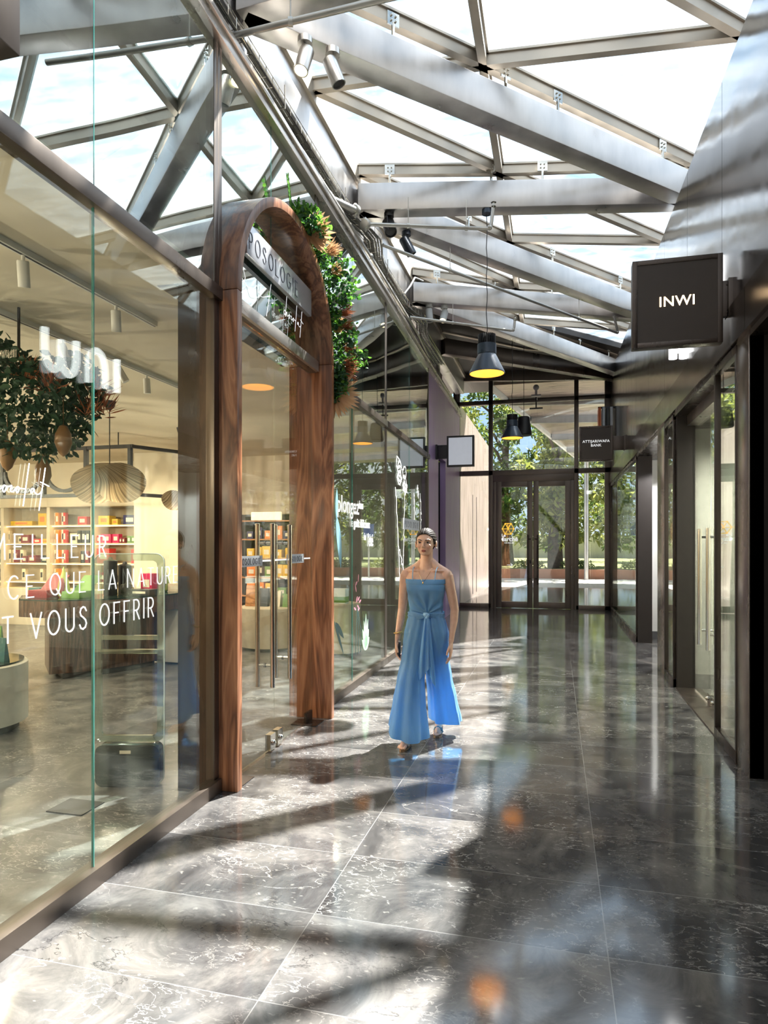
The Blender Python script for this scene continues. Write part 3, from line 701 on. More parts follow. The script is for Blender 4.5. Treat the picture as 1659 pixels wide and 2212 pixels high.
mb = MB(); mb.box(XL(3.9)-.11, XL(3.9)+.12, 3.85, 4.05, .001, .006); mb.box(XL(3.9)-.012, XL(3.9)+.012, 3.85, 3.99, .006, .09); mb.build('floor_hinge', M['darkbronze'], en)
mb = MB(); mb.bar((XL(4)+.008, 3.9, 1.43), (XL(5.4)+.008, 5.45, 1.43), .002, .012); mb.build('frosted_line', M['ink'], en, smooth=0)
for y0, y1 in ((4.04, 4.43), (4.90, 5.29)):
    mb = MB(); mb.hexa([f4(y0, 1.395, .003), f4(y1, 1.395, .003), f4(y1, 1.47, .003), f4(y0, 1.47, .003)], [f4(y0, 1.395, .006), f4(y1, 1.395, .006), f4(y1, 1.47, .006), f4(y0, 1.47, .006)])
    st_ = mb.build('name_sticker', plain('pale_sticker', (.55, .57, .60), .4), en, smooth=0)
    mb = MB(); stroke_text(mb, 'POSOLOGIE', .042, lambda u, v, d: f4(u, v+1.41, d+.006), w=.08, gap=.42, u0=y0+.02); mb.build('letters', darkink, st_, smooth=0)
# sign board over the doors, inside the arch
mb = MB(); lf_bar(mb, 4.06, 5.33, 3.50, 3.72, .03, .065)
sb = thing('shop_sign', 'pale grey sign board with thin dark capitals inside the wooden arch above the glass doors', 'sign', (XL(4.6)+.05, 4.6, 3.5))
mb.build('board', metalmat('pale_satin_sign', (.62, .63, .68), .22, (1, 1, 1), .04, metal=.5), sb, bevel=.002)
mb = MB(); stroke_text(mb, 'POSOLOGIE', .115, lambda u, v, d: (XL(u)+.066+d, u, v+3.545), w=.05, gap=.42, u0=4.09); mb.build('letters', darkink, sb, smooth=0)
mb = MB(); cursive(mb, lambda u, v, d: (XL(4.6)+.05, 4.83+u*1.0, 3.26+v), .01, .22, tube=.0022)
mb.build('script_word', M['ink'], sb); mb = MB()
P = curve_pts([(3.95,3.36),(4.02,3.30),(4.08,3.34),(4.05,3.39),(4.02,3.34),(4.12,3.30),(4.22,3.33),(4.26,3.36),(4.32,3.31),(4.42,3.34),(4.46,3.36)])
mb.tube([(XL(4.6)+.05, p.x, p.y) for p in P], .0022, 8); mb.tube([(XL(4.6)+.05, 3.98, 3.28), (XL(4.6)+.05, 4.05, 3.48)], .0022, 8); mb.tube([(XL(4.6)+.05, 4.42, 3.20), (XL(4.6)+.05, 4.50, 3.46)], .0022, 8)
mb.build('script_word', M['ink'], sb)

# ------------------------------------------------------------------ walnut arch around the entrance
ar = thing('wooden_arch', 'tall walnut-veneered round arch standing proud of the glass shop front', 'arch', (XL(4.67), 4.67, 0))
YC, ZS, RO, RI = 4.70, 3.15, .93, .866
XO, XI = -1.925, -2.33
def arch_path(r, n=40): return [(YC-r*cos(pi*i/n), ZS+r*sin(pi*i/n)) for i in range(n+1)]
mb = MB()
o_, i_ = arch_path(RO), arch_path(RI)
rings = []
for (yo, zo), (yi, zi) in zip(o_, i_): rings.append([(XI, yo, zo), (XO, yo, zo), (XO, yi, zi), (XI, yi, zi)])
mb.loft(rings); mb.build('arch_head', M['wood'], ar, bevel=.004)
for y0, y1 in ((YC-RO, YC-RI), (YC+RI, YC+RO)):
    mb = MB(); mb.box(XI, XO, y0, y1, 0, ZS-.003); mb.build('jamb', M['wood'], ar, bevel=.004)
mb = MB()   # dark bronze lining of the arch behind the glazing
r2 = RO+.02; o2 = arch_path(r2); i2 = arch_path(RO+.001); rings = []
for (yo, zo), (yi, zi) in zip(o2, i2): rings.append([(XI, yo, zo), (XL(yo)-.01, yo, zo), (XL(yo)-.01, yi, zi), (XI, yi, zi)])
mb.loft(rings); mb.build('bronze_lining', M['darkbronze'], ar)
for y0, y1 in ((YC-RO-.02, YC-RO-.001), (YC+RO+.001, YC+RO+.02)):
    mb = MB(); mb.box(XI, XL(y0)-.01, y0, y1, 0, ZS); mb.build('bronze_lining', M['darkbronze'], ar)
mb = MB(); lf_bar(mb, 3.80, 5.54, 3.08, 3.17, .03, .06); mb.build('cross_rail', M['rail'], ar, bevel=.003)

# ------------------------------------------------------------------ glazed roof
Lk = lambda k: Vector((-2.17, 5.77+1.435*(k-1), 0)); Ck = lambda k: Vector((-.62, 5.85+1.74*(k-1), 0)); Rk = lambda k: Vector((1.5, 6.05+1.95*(k-1), 0))
def ext(a, b, x): t = (x-a.x)/(b.x-a.x); return a+(b-a)*t
rf = thing('ceiling', kind='structure', loc=(0, 6, 5.8))
ZM = 5.79
def P3(v, z): return (v.x, v.y, z)
XEND = 3.55
K0, K1 = -5, 6
def clip(a, b, w=.07, h=.11):
    if min(a.y, b.y) > 17.5 or max(a.y, b.y) < -4.2: return
    if b.y > 16.35 and b.y != a.y: b = a+(b-a)*((16.35-a.y)/(b.y-a.y))
    if a.y < -4: 
        if b.y == a.y: return
        a = a+(b-a)*((-4-a.y)/(b.y-a.y))
    if (b-a).length < .05 or (b-a).y < -.5: return
    mb = MB(); mb.bar(P3(a, ZM), P3(b, ZM), w, h); mb.bar(P3(a, ZM+.05), P3(b, ZM+.05), w+.035, .02); mb.build('glazing_bar', M['mullion'], rf)
for k in range(K0, K1+1):
    clip(Lk(k), Ck(k)); clip(Ck(k), ext(Ck(k), Rk(k), XEND))
    if k <= 4: clip(Lk(k), Ck(k+1)); clip(Ck(k+1), ext(Ck(k+1), Rk(k+2), XEND))
    if k < 5: clip(Ck(k), Ck(k+1))
# glass sheets: everything this side of the line L4-C5-R6
def glass_cell(pts):
    mb = MB(); mb.hexa([(p.x, p.y, ZM+.075) for p in pts], [(p.x, p.y, ZM+.087) for p in pts]); mb.build('glass_pane', M['glass_roof'], rf, smooth=0)
def fin(p): return p
for k in range(K0, 5):
    a, b_, c, d = Lk(k), Ck(k), Ck(k+1), Lk(k+1)
    glass_cell([a, b_, c]); 
    if k < 4: glass_cell([a, c, d])
for k in range(K0, 6):
    a, b_, c, d = Ck(k), ext(Ck(k), Rk(k), XEND), ext(Ck(k+1), Rk(k+1), XEND), Ck(k+1)
    e = ext(Ck(k), Rk(k+1), XEND)
    if k <= 4:
        glass_cell([a, b_, e]); glass_cell([a, e, d]) if k < 5 else None
        # outer filler so that no slit stays open
    else: glass_cell([a, b_, e])
# opaque part beyond
mb = MB()
l4, c5, r6 = Lk(4), Ck(5), ext(Ck(5), Rk(6), XEND)
up = [(l4.x, l4.y), (c5.x, c5.y), (r6.x, min(r6.y, 17.5)), (XEND, 18.4), (-2.9, 18.4), (-2.9, l4.y)]
mb.hexa([(x, y, ZM-.03) for x, y in up], [(x, y, ZM+.09) for x, y in up]); mb.build('solid_panel', M['darkroof'], rf)
# kerb girder on the left: shiny inner face, brown recess below
kg = thing('ceiling', kind='structure', loc=(-2.2, 6, 5.3))
mb = MB(); mb.box(-2.42, -2.20, -4, 16.35, 5.27, 5.93); mb.build('kerb_girder', M['steel'], kg, bevel=.01)
mb = MB(); mb.box(-2.20, -2.165, -4, 16.35, 5.66, 5.90); mb.build('glazing_frame', M['mullion'], kg)
mb = MB(); mb.box(-2.85, -2.75, -4, 16.35, 4.5, 5.95); mb.box(-2.85, -2.42, -4, 16.35, 5.85, 5.95); mb.build('recess_lining', plain('red_brown_lining', (.10, .045, .03), .7), kg)
# upper void behind the high panes
mb = MB(); mb.box(-2.85, -2.80, -4, 11.9, 3.2, 4.6); structure('wall_left', mb, plain('grey_void', (.16, .19, .18), .8))
mb = MB(); mb.box(-13, -2.12, -2, 3.70, 3.19, 3.27); mb.box(-13, -2.45, 3.70, 5.68, 3.19, 3.27); mb.hexa([(-13,5.68,3.19),(XL(5.7)-.06,5.68,3.19),(XL(11.8)-.06,11.8,3.19),(-13,11.8,3.19)],[(-13,5.68,3.27),(XL(5.7)-.06,5.68,3.27),(XL(11.8)-.06,11.8,3.27),(-13,11.8,3.27)])
structure('ceiling', mb, M['cream'])

# round steel columns beside the kerb
for i, (x, y) in enumerate(((-2.36, 7.45), (-2.42, 10.4), (-2.50, 13.6), (-2.36, 4.4))):
    mb = MB(); mb.cyl((x, y, 0), .17, 3.3, 5.85, 32)
    tag(mb.build('steel_column', M['steel']), ['dark round steel column rising behind the shop front rail, nearest of the visible ones', 'round steel column behind the rail where the second beam pair meets', 'farthest round steel column, in the shade by the end wall', 'round steel column hidden behind the wooden arch glazing'][i], 'column', 'round columns along the left')

# main beams (box section)
def beam(a, b, w=.20, h=.30, z=5.45, label=None, name='steel_beam', mat=None):
    mb = MB(); mb.bar(P3(a, z), P3(b, z), w, h)
    o = mb.build(name, mat or M['steel'], bevel=.008)
    return tag(o, label, 'beam', 'steel roof beams')
XB = 1.5
beam(Lk(0), ext(Lk(0), Rk(2), XB), label='nearest diagonal steel roof beam, carrying the two spotlights')
beam(Lk(2), ext(Lk(2), Rk(2), XB), label='crosswise steel beam from which the near pendant lamp hangs')
beam(Lk(2), ext(Lk(2), Rk(4), XB), label='second diagonal steel roof beam, behind the near lamp cable')
beam(Lk(4), ext(Lk(4), Rk(4), XB), label='crosswise steel beam above the white spotlight pair')
beam(Lk(4), ext(Lk(4), Rk(6), XB), label='third diagonal steel beam, at the edge of the dark ceiling')
beam(Lk(6), ext(Lk(6), Rk(6)+Vector((0,.4,0)), XB), label='steel beam in front of the end wall, its shade painted as darker metal', mat=M['bronze'])  # darker metal stands for the shade on this steel beam
beam(Lk(0), ext(Lk(0), Rk(0), XB), label='crosswise steel beam above the camera, out of the picture')
beam(Lk(-2), ext(Lk(-2), Rk(0), XB), label='diagonal steel beam behind the camera')
beam(Lk(-2), ext(Lk(-2), Rk(-2), XB), label='crosswise steel beam behind the camera')
# glazing clamps on short studs between beams and bars
def clamp(a, b, t):
    p = a+(b-a)*t; d = (b-a).normalized(); s = Vector((d.y, -d.x, 0))
    mb = MB(); c = Vector((p.x, p.y, ZM-.02))+s*.05
    mb.bar(c-d*.055, c+d*.055, .012, .11)
    mb.tube([(p.x+s.x*.05, p.y+s.y*.05, 5.59), (p.x+s.x*.05, p.y+s.y*.05, ZM-.05)], .014, 8)
    for q in (-.02, .02):
        for z in (-.02, .02): mb.ell(c+d*q+s*.012+Vector((0, 0, z)), (.009, .009, .009), 8, 6)
    mb.build('clamp', M['chrome'], rf)
for a, b_, ts in ((Lk(0), ext(Lk(0), Rk(2), 1.3), (.25, .49, .62, .93)), (Lk(2), ext(Lk(2), Rk(2), 1.3), (.1, .42, .58)), (Lk(2), ext(Lk(2), Rk(4), 1.3), (.3, .6, .9)),
                  (Lk(4), ext(Lk(4), Rk(4), 1.3), (.1, .35, .6)), (Lk(4), ext(Lk(4), Rk(6), 1.3), (.3, .6, .75, .93))):
    for t_ in ts: clamp(a, b_, t_)
# ------------------------------------------------------------------ projecting signs
def proj_sign(name, x0, x1, y, z0, z1, wallx, label, words, face, ink, group=None, sizes=(.1,)):
    s = thing(name, label, 'sign', ((x0+x1)/2, y, z0), group)
    mb = MB(); mb.box(x0, x1, y, y+.09, z0, z1)
    case = mb.build('case', M['darkbronze'] if face is None else M['black'], s, bevel=.004)
    mb = MB(); e = .035
    for a, b_, c, d in ((x0, x0+e, z0, z1), (x1-e, x1, z0, z1), (x0+e, x1-e, z0, z0+e), (x0+e, x1-e, z1-e, z1)): mb.box(a, b_, y-.008, y, c, d)
    mb.build('frame', M['darkbronze'] if face is None else M['black'], s, bevel=.002)
    mb = MB(); mb.box(x0+e, x1-e, y-.003, y-.001, z0+e, z1-e); mb.build('face', face or M['signbrown'], s, smooth=0)
    xa, xb = (x1, wallx) if wallx > x1 else (wallx, x0)
    mb = MB(); zc = (z0+z1)/2; mb.box(xa, xb, y+.02, y+.07, zc-.13, zc+.13); mb.box(wallx-.03, wallx+.03, y-.01, y+.10, zc-.14, zc+.14)
    for z in (zc-.1, zc+.1): mb.ell(((xa+xb)/2, y+.018, z), (.008, .005, .008), 8, 6)
    mb.build('bracket', M['darkbronze'] if face is None else M['black'], s, bevel=.003)
    for i, (txt, dz, size) in enumerate(words):
        font_text(txt, size, 'lettering', ink, s, on_front((x0+x1)/2, y-.004, zc+dz), off=.0008, ext=.001, spacing=1.06)
    return s
M['signbrown'] = plain('brown_sign_face', (.055, .040, .032), .55, noise_amt=.04)
proj_sign('hanging_sign', .555, 1.175, 5.28, 3.02, 3.67, XR, 'square brown projecting sign reading INWI with glowing letters', [('INWI', -.03, .105)], None, M['signglow'])
proj_sign('hanging_sign', .42, 1.02, 12.9, 3.10, 3.75, XR, 'small brown projecting sign with two lines of white capitals, far right', [('ATTIJARIWAFA', .02, .068), ('BANK', -.055, .068)], None, M['ink'])
bn_ = thing('banner_boards', 'narrow coloured boards, orange, white and black, high on the far right wall', 'sign', (1.1, 15.2, 3.9))
for i, (xx, cc) in enumerate(((.93, (.75, .16, .03)), (1.01, (.75, .74, .72)), (1.09, (.03, .03, .03)), (1.17, (.62, .60, .58)))):
    mb = MB(); mb.box(xx-.026, xx+.026, 15.2, 15.6, 3.72, 4.55); mb.build('board', plain('board_colour_%s' % 'abcd'[i], cc, .5), bn_)
mb = MB(); mb.box(.90, XR-.004, 15.35, 15.42, 4.55, 4.59); mb.build('support_bar', M['black'], bn_)
screen = plain('pale_light_panel', (.62, .64, .68), .25, emis=(.85, .9, 1), es=.12, noise_amt=.02)
ws = proj_sign('hanging_sign', -2.02, -1.50, 12.55, 3.03, 3.62, XL(12.5), 'blank white lightbox sign in a black frame projecting from the left wall', [], screen, M['ink'])
proj_sign('hanging_sign', -1.90, -1.425, 1.42, 2.89, 3.45, XL(1.4), 'corner of a dark projecting sign at the top left edge', [], None, M['ink'])
# white letters added on the right wall for their reflection in the left glass
il = thing('reflection_lettering', 'thick white glowing letters added on the right cladding for their reflection in the left window', 'lettering', (XR, 6.6, 3.5))
lglow = plain('white_lit_letters', (.9, .9, .9), .4, emis=(1, 1, 1), es=2.2, noise_amt=0)
def thick(strokes):
    mb = MB()
    for P in strokes: mb.tube(curve_pts([(XR-.05, 7.50-u*1.12, 3.50+v) for u, v in P], 3) if len(P) > 2 else [(XR-.05, 7.50-u*1.12, 3.50+v) for u, v in P], .042, 12)
    mb.build('letter', lglow, il)
thick([[(0, .0), (0, .42)]]); thick([[(.22, .0), (.22, .22), (.26, .36), (.36, .42), (.46, .36), (.50, .22), (.50, 0)]])
thick([[(.70, .42), (.70, .18), (.74, .05), (.82, 0), (.90, .06), (.93, .2), (.93, .36)], [(.93, .2), (.96, .06), (1.04, 0), (1.12, .05), (1.16, .18), (1.16, .42)]]); thick([[(1.36, 0), (1.36, .42)]])

# ------------------------------------------------------------------ pendant lamps
navy = metalmat('slate_blue_lamp_shade', (.045, .06, .085), .32, (1, 1, 1), .05, metal=.35)
def make_pendant(loc, ztop_, label):
    s = thing('pendant_lamp', label, 'lamp', loc, 'slate blue pendant lamps')
    x, y, z = loc
    mb = MB(); mb.lathe([(.195, 0), (.200, .005), (.197, .02), (.10, .215), (.105, .222), (.105, .33), (.09, .335), (.01, .335)], loc, 40)
    bm_fix = mb.bm
    # open bottom: drop the lowest cap
    bm_fix.faces.ensure_lookup_table()
    cap = [f for f in bm_fix.faces if len(f.verts) > 20 and abs(sum(v.co.z for v in f.verts)/len(f.verts)-z) < .004]
    bmesh.ops.delete(bm_fix, geom=cap, context='FACES_ONLY')
    mb.build('shade', navy, s)
    mb = MB(); mb.lathe([(.190, .004), (.093, .212), (.01, .214)], loc, 40)
    mb.bm.faces.ensure_lookup_table()
    cap = [f for f in mb.bm.faces if len(f.verts) > 20 and abs(sum(v.co.z for v in f.verts)/len(f.verts)-z-.004) < .003]
    bmesh.ops.delete(mb.bm, geom=cap, context='FACES_ONLY')
    mb.build('inner_reflector', M['lampglow'], s, label='glowing amber inside of the shade')
    mb = MB(); mb.ell((x, y, z+.13), (.045, .045, .05), 16, 10); mb.build('light_bulb', M['bulb'], s)
    mb = MB()
    for k in range(26):
        a = 2*pi*k/26; c, s_ = cos(a), sin(a)
        mb.bar((x+.078*c, y+.078*s_, z+.33), (x+.078*c, y+.078*s_, z+.44), .006, .04, up=(c, s_, 0))
    mb.cyl((x, y, z), .06, .33, .43, 20); mb.build('heat_sink', M['black'], s)
    mb = MB(); n = 14; mb.tube([(x+.006*sin(k*1.7), y+.006*cos(k*1.3), z+.42+(ztop_-z-.45)*k/n) for k in range(n+1)], .005, 6); mb.build('cable', M['black'], s)
    mb = MB(); mb.cyl((x, y, 0), .055, ztop_-.05, ztop_, 24); mb.build('ceiling_rose', navy, s)
    return s
make_pendant((-.75, 7.47, 3.46), 5.30, 'near pendant lamp with slate blue bell shade and amber inside')
make_pendant((-.79, 12.55, 3.53), 5.72, 'farther, smaller looking pendant lamp hanging before the end doors')
sp = thing('pendant_speaker', 'black tapered speaker hanging behind the farther pendant lamp', 'speaker', (-.66, 14.3, 3.85))
mb = MB(); mb.lathe([(.15, 0), (.165, .02), (.165, .05), (.12, .38), (.10, .40)], (-.66, 14.3, 3.85), 28); mb.build('cabinet', M['black'], sp)
mb = MB(); mb.tube([(-.66, 14.3, 4.25), (-.66, 14.3, 5.75)], .006, 6); mb.build('cable', M['black'], sp)
ds = thing('camera_mount', 'small white camera on a bracket above the far end doors', 'camera', (-.45, 15.9, 4.9))
mb = MB(); mb.tube([(-.45, 15.9, 5.035), (-.45, 16.34, 5.035)], .02, 8); mb.build('wall_arm', M['white'], ds)
mb = MB(); mb.box(-.56, -.34, 15.85, 15.95, 5.02, 5.05); mb.tube([(-.45, 15.9, 5.05), (-.45, 15.9, 5.2)], .03, 10); mb.ell((-.45, 15.88, 5.22), (.07, .07, .07), 14, 8); mb.build('housing', M['white'], ds)
mb = MB(); mb.tube([(-.45, 15.9, 5.0), (-.45, 15.9, 4.75)], .015, 8); mb.box(-.6, -.3, 15.87, 15.93, 4.72, 4.75); mb.build('bracket', M['black'], ds)

# ------------------------------------------------------------------ spotlights
alu = metalmat('satin_aluminium', (.55, .53, .50), .3, (1, 1, .3), .05)
def spotlight(base, aim, label, mat=alu, lit=False, r=.055, ln=.20, yoke=False, group='ceiling spotlights'):
    b0 = Vector(base); a = Vector(aim).normalized()
    s = thing('spotlight', label, 'spotlight', base, group)
    mb = MB(); mb.cyl(base, .055, -.045, 0, 24); mb.build('base', mat, s)
    j = b0+Vector((0, 0, -.12))
    mb = MB(); mb.tube([b0+Vector((0, 0, -.04)), j], .014, 8)
    if yoke:
        for q in (-1, 1): mb.bar(j+Vector((0, q*(r+.012), .05)), j+Vector((0, q*(r+.012), -.06))+a*.08, .008, .02, up=(0, 1, 0))
    mb.build('arm', M['chrome'] if not yoke else M['black'], s)
    st = j + Vector((0, 0, -.02)) - a*ln*.35
    mb = MB(); mb.lathe([(r*.9, 0), (r, .012), (r, ln), (r*.86, ln), (r*.80, ln-.02)], st, 28, axis=a); mb.build('body', mat, s)
    mb = MB(); mb.lathe([(r*.84, ln-.012), (r*.7, ln-.008), (.004, ln-.004)], st, 24, axis=a)
    mb.build('lens', M['bulb'] if lit else M['black'], s)
    return s
spotlight((-1.80, 4.60, 5.30), (-.15, -.30, -1), 'lit silver spotlight, left one of the pair at the top of the picture', lit=True)
spotlight((-1.64, 4.76, 5.30), (.38, .15, -1), 'unlit silver spotlight beside the lit one at the top', lit=False)
spotlight((-1.83, 7.27, 5.30), (.35, -.6, -1), 'black spotlight in a yoke under the crosswise beam, at the left', mat=M['black'], yoke=True, r=.07, ln=.2)
spotlight((-1.74, 7.76, 5.30), (.5, .25, -1), 'dark grey spotlight behind the black one, by the second beam', mat=navy, r=.06, ln=.22)
spotlight((-1.92, 10.20, 5.30), (.1, -.1, -1), 'white unlit spotlight under the shaded beam, left of a pair', mat=M['white'])
spotlight((-1.70, 10.31, 5.30), (-.12, -.55, -1), 'white lit spotlight under the shaded beam, right of a pair', mat=M['white'], lit=True)

# ------------------------------------------------------------------ sprinkler pipes
def pipe(pts, r, label, hangers=(), head=None, name='sprinkler_pipe'):
    s = thing(name, label, 'pipe', pts[0], 'sprinkler pipes')
    mb = MB()
    P = [Vector(p) for p in pts]; out = [P[0]]
    for i in range(1, len(P)-1):   # rounded elbows
        d0 = (P[i-1]-P[i]).normalized(); d1 = (P[i+1]-P[i]).normalized(); e = min(.05, (P[i]-P[i-1]).length*.4)
        out += [P[i]+d0*e, P[i]+(d0+d1)*e*.28, P[i]+d1*e]
    out.append(P[-1]); mb.tube(out, r, 12)
    for i in range(1, len(P)-1): mb.ell(P[i]+((P[i-1]-P[i]).normalized()+(P[i+1]-P[i]).normalized())*.015, (r*1.5,)*3, 10, 8)
    mb.build('pipe_run', M['pipe'], s)
    for h in hangers:
        h = Vector(h[:3]) if len(h) > 2 else h
        mb = MB(); mb.tube([h, (h.x, h.y, 5.31)], .005, 6); mb.lathe([(r*1.4, -.015), (r*1.4, .015)], h, 12, axis=(1, .3, 0)); mb.build('hanger', M['pipe'], s)
    if head:
        mb = MB(); h = Vector(head); mb.lathe([(.02, 0), (.028, .02), (.012, .035), (.012, .06), (.03, .065)], h, 12); mb.build('sprinkler_head', M['chrome'], s)
    return s
def lerp(a, b, t): return tuple(Vector(a)+(Vector(b)-Vector(a))*t)
a, b_ = (-2.166, 4.09, 5.0), (-.6, 4.04, 5.0)
pipe([a, b_], .021, 'nearest sprinkler pipe crossing the top of the picture', [lerp(a, b_, .3)])
a, b_ = (-1.97, 6.86, 5.0), (-.69, 7.30, 5.0)
pipe([a, b_, (-.66, 7.30, 5.27)], .02, 'sprinkler pipe under the crosswise beam turning up beside the lamp cable', [lerp(a, b_, .33), lerp(a, b_, .8)], (-.66, 7.3, 5.22))
a, b_ = (-1.93, 7.38, 5.0), (.98, 11.43, 5.0)
pipe([a, b_, (.90, 11.2, 5.22)], .02, 'longest sprinkler pipe running diagonally toward the right wall', [lerp(a, b_, .22), lerp(a, b_, .78)])
a, b_ = (-2.15, 9.82, 5.0), (-.66, 10.88, 5.0)
pipe([a, b_, (-.64, 10.88, 5.2)], .02, 'far sprinkler pipe below the white spotlights', [lerp(a, b_, .4)], (-.64, 10.88, 5.16))
pipe([(-2.13, -3, 4.93), (-2.13, 3.9, 4.93), (-2.12, 7.5, 4.93), (-2.16, 10.4, 4.93), (-2.28, 12.5, 4.93)], .03, 'thick pipe running along above the shop front rail')
pipe([(-2.19, 6.24, 5.0), (-2.03, 6.70, 5.07)], .035, 'short thick pipe with couplings in front of the steel column')
for c, lb in (((-2.20, 6.2, 5.0), 'bolted steel pipe coupling at the near end of the short thick pipe'), ((-2.05, 6.68, 5.07), 'bolted steel pipe coupling in the middle, left of the black spotlight'), ((-1.99, 6.86, 5.0), 'bolted steel pipe coupling right beside the black spotlight')):
    mb = MB(); mb.lathe([(.05, -.03), (.06, -.02), (.06, .02), (.05, .03)], c, 14, axis=(.3, 1, .1)); mb.ell(Vector(c)+Vector((0, 0, -.05)), (.02, .02, .03), 8, 6); mb.ell(Vector(c)+Vector((.0, 0, .05)), (.02, .02, .03), 8, 6)
    tag(mb.build('pipe_coupling', M['pipe']), lb, 'pipe coupling', 'pipe couplings by the steel column')

# ------------------------------------------------------------------ wire cable tray
ct = thing('cable_tray', 'wire basket cable tray full of grey cables running above the left shop front', 'cable tray', (-2.1, 5, 5.1))
TX = lambda y: .15*exp(-((y-7.45)/.45)**2)+.13*exp(-((y-10.4)/.45)**2)
YS = [-3+.25*i for i in range(65)]
mb = MB()
for dx, dz in ((-.09, 0), (-.03, 0), (.03, 0), (.09, 0), (-.09, .08), (.09, .08)):
    mb.tube([(-2.22+dx+TX(y), y, 5.10+dz) for y in YS], .0035, 5)
y = -1.0
while y < 13:
    q = TX(y); mb.tube([(-2.31+q, y, 5.18), (-2.31+q, y, 5.10), (-2.13+q, y, 5.10), (-2.13+q, y, 5.18)], .003, 5); y += .12
mb.build('wire_basket', M['chrome'], ct)
cabm = plain('grey_cable', (.30, .29, .25), .6)
for k in range(7):
    mb = MB(); x0 = -2.30+.025*k
    mb.tube([(x0+TX(yy)+.012*sin(yy*1.8+k), yy, 5.125+.012*((k*7) % 3)+.006*sin(yy*2.6+k*2)) for yy in YS], .011, 6)
    mb.build('cable', cabm, ct)
for y in (3.2, 5.0, 6.6, 8.4, 10.2):
    mb = MB(); mb.tube([(-2.13, y, 5.28), (-2.13, y, 5.09), (-2.31, y, 5.09), (-2.31, y, 5.28)], .006, 6); mb.build('hanger', M['pipe'], ct)
wires = thing('loose_cable', 'pale loose cable looping up to the beam at the left', 'cable', (-2.1, 9.3, 5))
mb = MB(); mb.tube([(-2.10, 9.25, 5.14), (-2.05, 9.4, 5.3), (-2.02, 9.6, 5.5), (-1.96, 9.9, 5.56)], .012, 8); mb.build('cable_run', M['white'], wires)

# ------------------------------------------------------------------ garland of leaves on the arch
def leaf_quad(mb, c, d, n, ln, w):
    """small folded leaf: two triangles each side of a midrib"""
    d = Vector(d).normalized(); n = Vector(n); s = d.cross(n)
    if s.length < 1e-4: s = d.cross(Vector((.3, .5, .8)))
    s.normalize(); n = s.cross(d)
    c = Vector(c); a = c; t = c+d*ln; m1 = c+d*ln*.35+s*w/2+n*w*.15; m2 = c+d*ln*.35-s*w/2+n*w*.15; m3 = c+d*ln*.75+s*w*.36+n*w*.1; m4 = c+d*ln*.75-s*w*.36+n*w*.1
    v = [mb.bm.verts.new(p) for p in (a, m1, m3, t, m4, m2)]
    mid = mb.bm.verts.new(c+d*ln*.55)
    for i in range(6):
        mb.bm.faces.new((v[i], v[(i+1) % 6], mid))
def rvec(r): 
    return Vector((r.gauss(0, 1), r.gauss(0, 1), r.gauss(0, 1))).normalized()
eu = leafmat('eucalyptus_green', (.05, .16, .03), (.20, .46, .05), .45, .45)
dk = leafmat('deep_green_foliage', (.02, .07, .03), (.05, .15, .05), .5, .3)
dried = leafmat('dried_palm_tan', (.50, .28, .14), (.72, .46, .26), .6, .35)
russet = leafmat('russet_amaranth', (.32, .09, .04), (.55, .22, .10), .7, .3)
def garland_pt(s):
    """s 0..1 along the outer edge of the arch, from near the crown down the far side"""
    if s < .68:
        a = radians(84-84*s/.68); return Vector((-2.0, YC+(RO+.02)*cos(a), ZS+(RO+.02)*sin(a))), Vector((0, cos(a), sin(a)))
    return Vector((-2.0, YC+RO+.03, ZS-(s-.68)/.32*.30)), Vector((0, 1, 0))
gl = thing('foliage_garland', 'garland of green leaves and dried palm fans climbing the right side of the wooden arch', 'garland', (-2.0, YC+.9, ZS))
rg = random.Random(11)
mb = MB(); md = MB()
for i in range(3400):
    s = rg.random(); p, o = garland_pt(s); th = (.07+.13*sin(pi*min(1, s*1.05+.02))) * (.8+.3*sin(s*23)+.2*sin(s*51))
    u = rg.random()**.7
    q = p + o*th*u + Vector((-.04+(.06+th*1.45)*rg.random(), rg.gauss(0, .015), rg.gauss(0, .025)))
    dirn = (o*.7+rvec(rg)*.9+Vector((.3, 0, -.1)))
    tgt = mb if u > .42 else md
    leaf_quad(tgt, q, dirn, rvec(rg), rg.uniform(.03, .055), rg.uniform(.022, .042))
mb.build('eucalyptus_leaves', eu, gl, smooth=0, kind='stuff'); md.build('inner_leaves', dk, gl, smooth=0, kind='stuff')
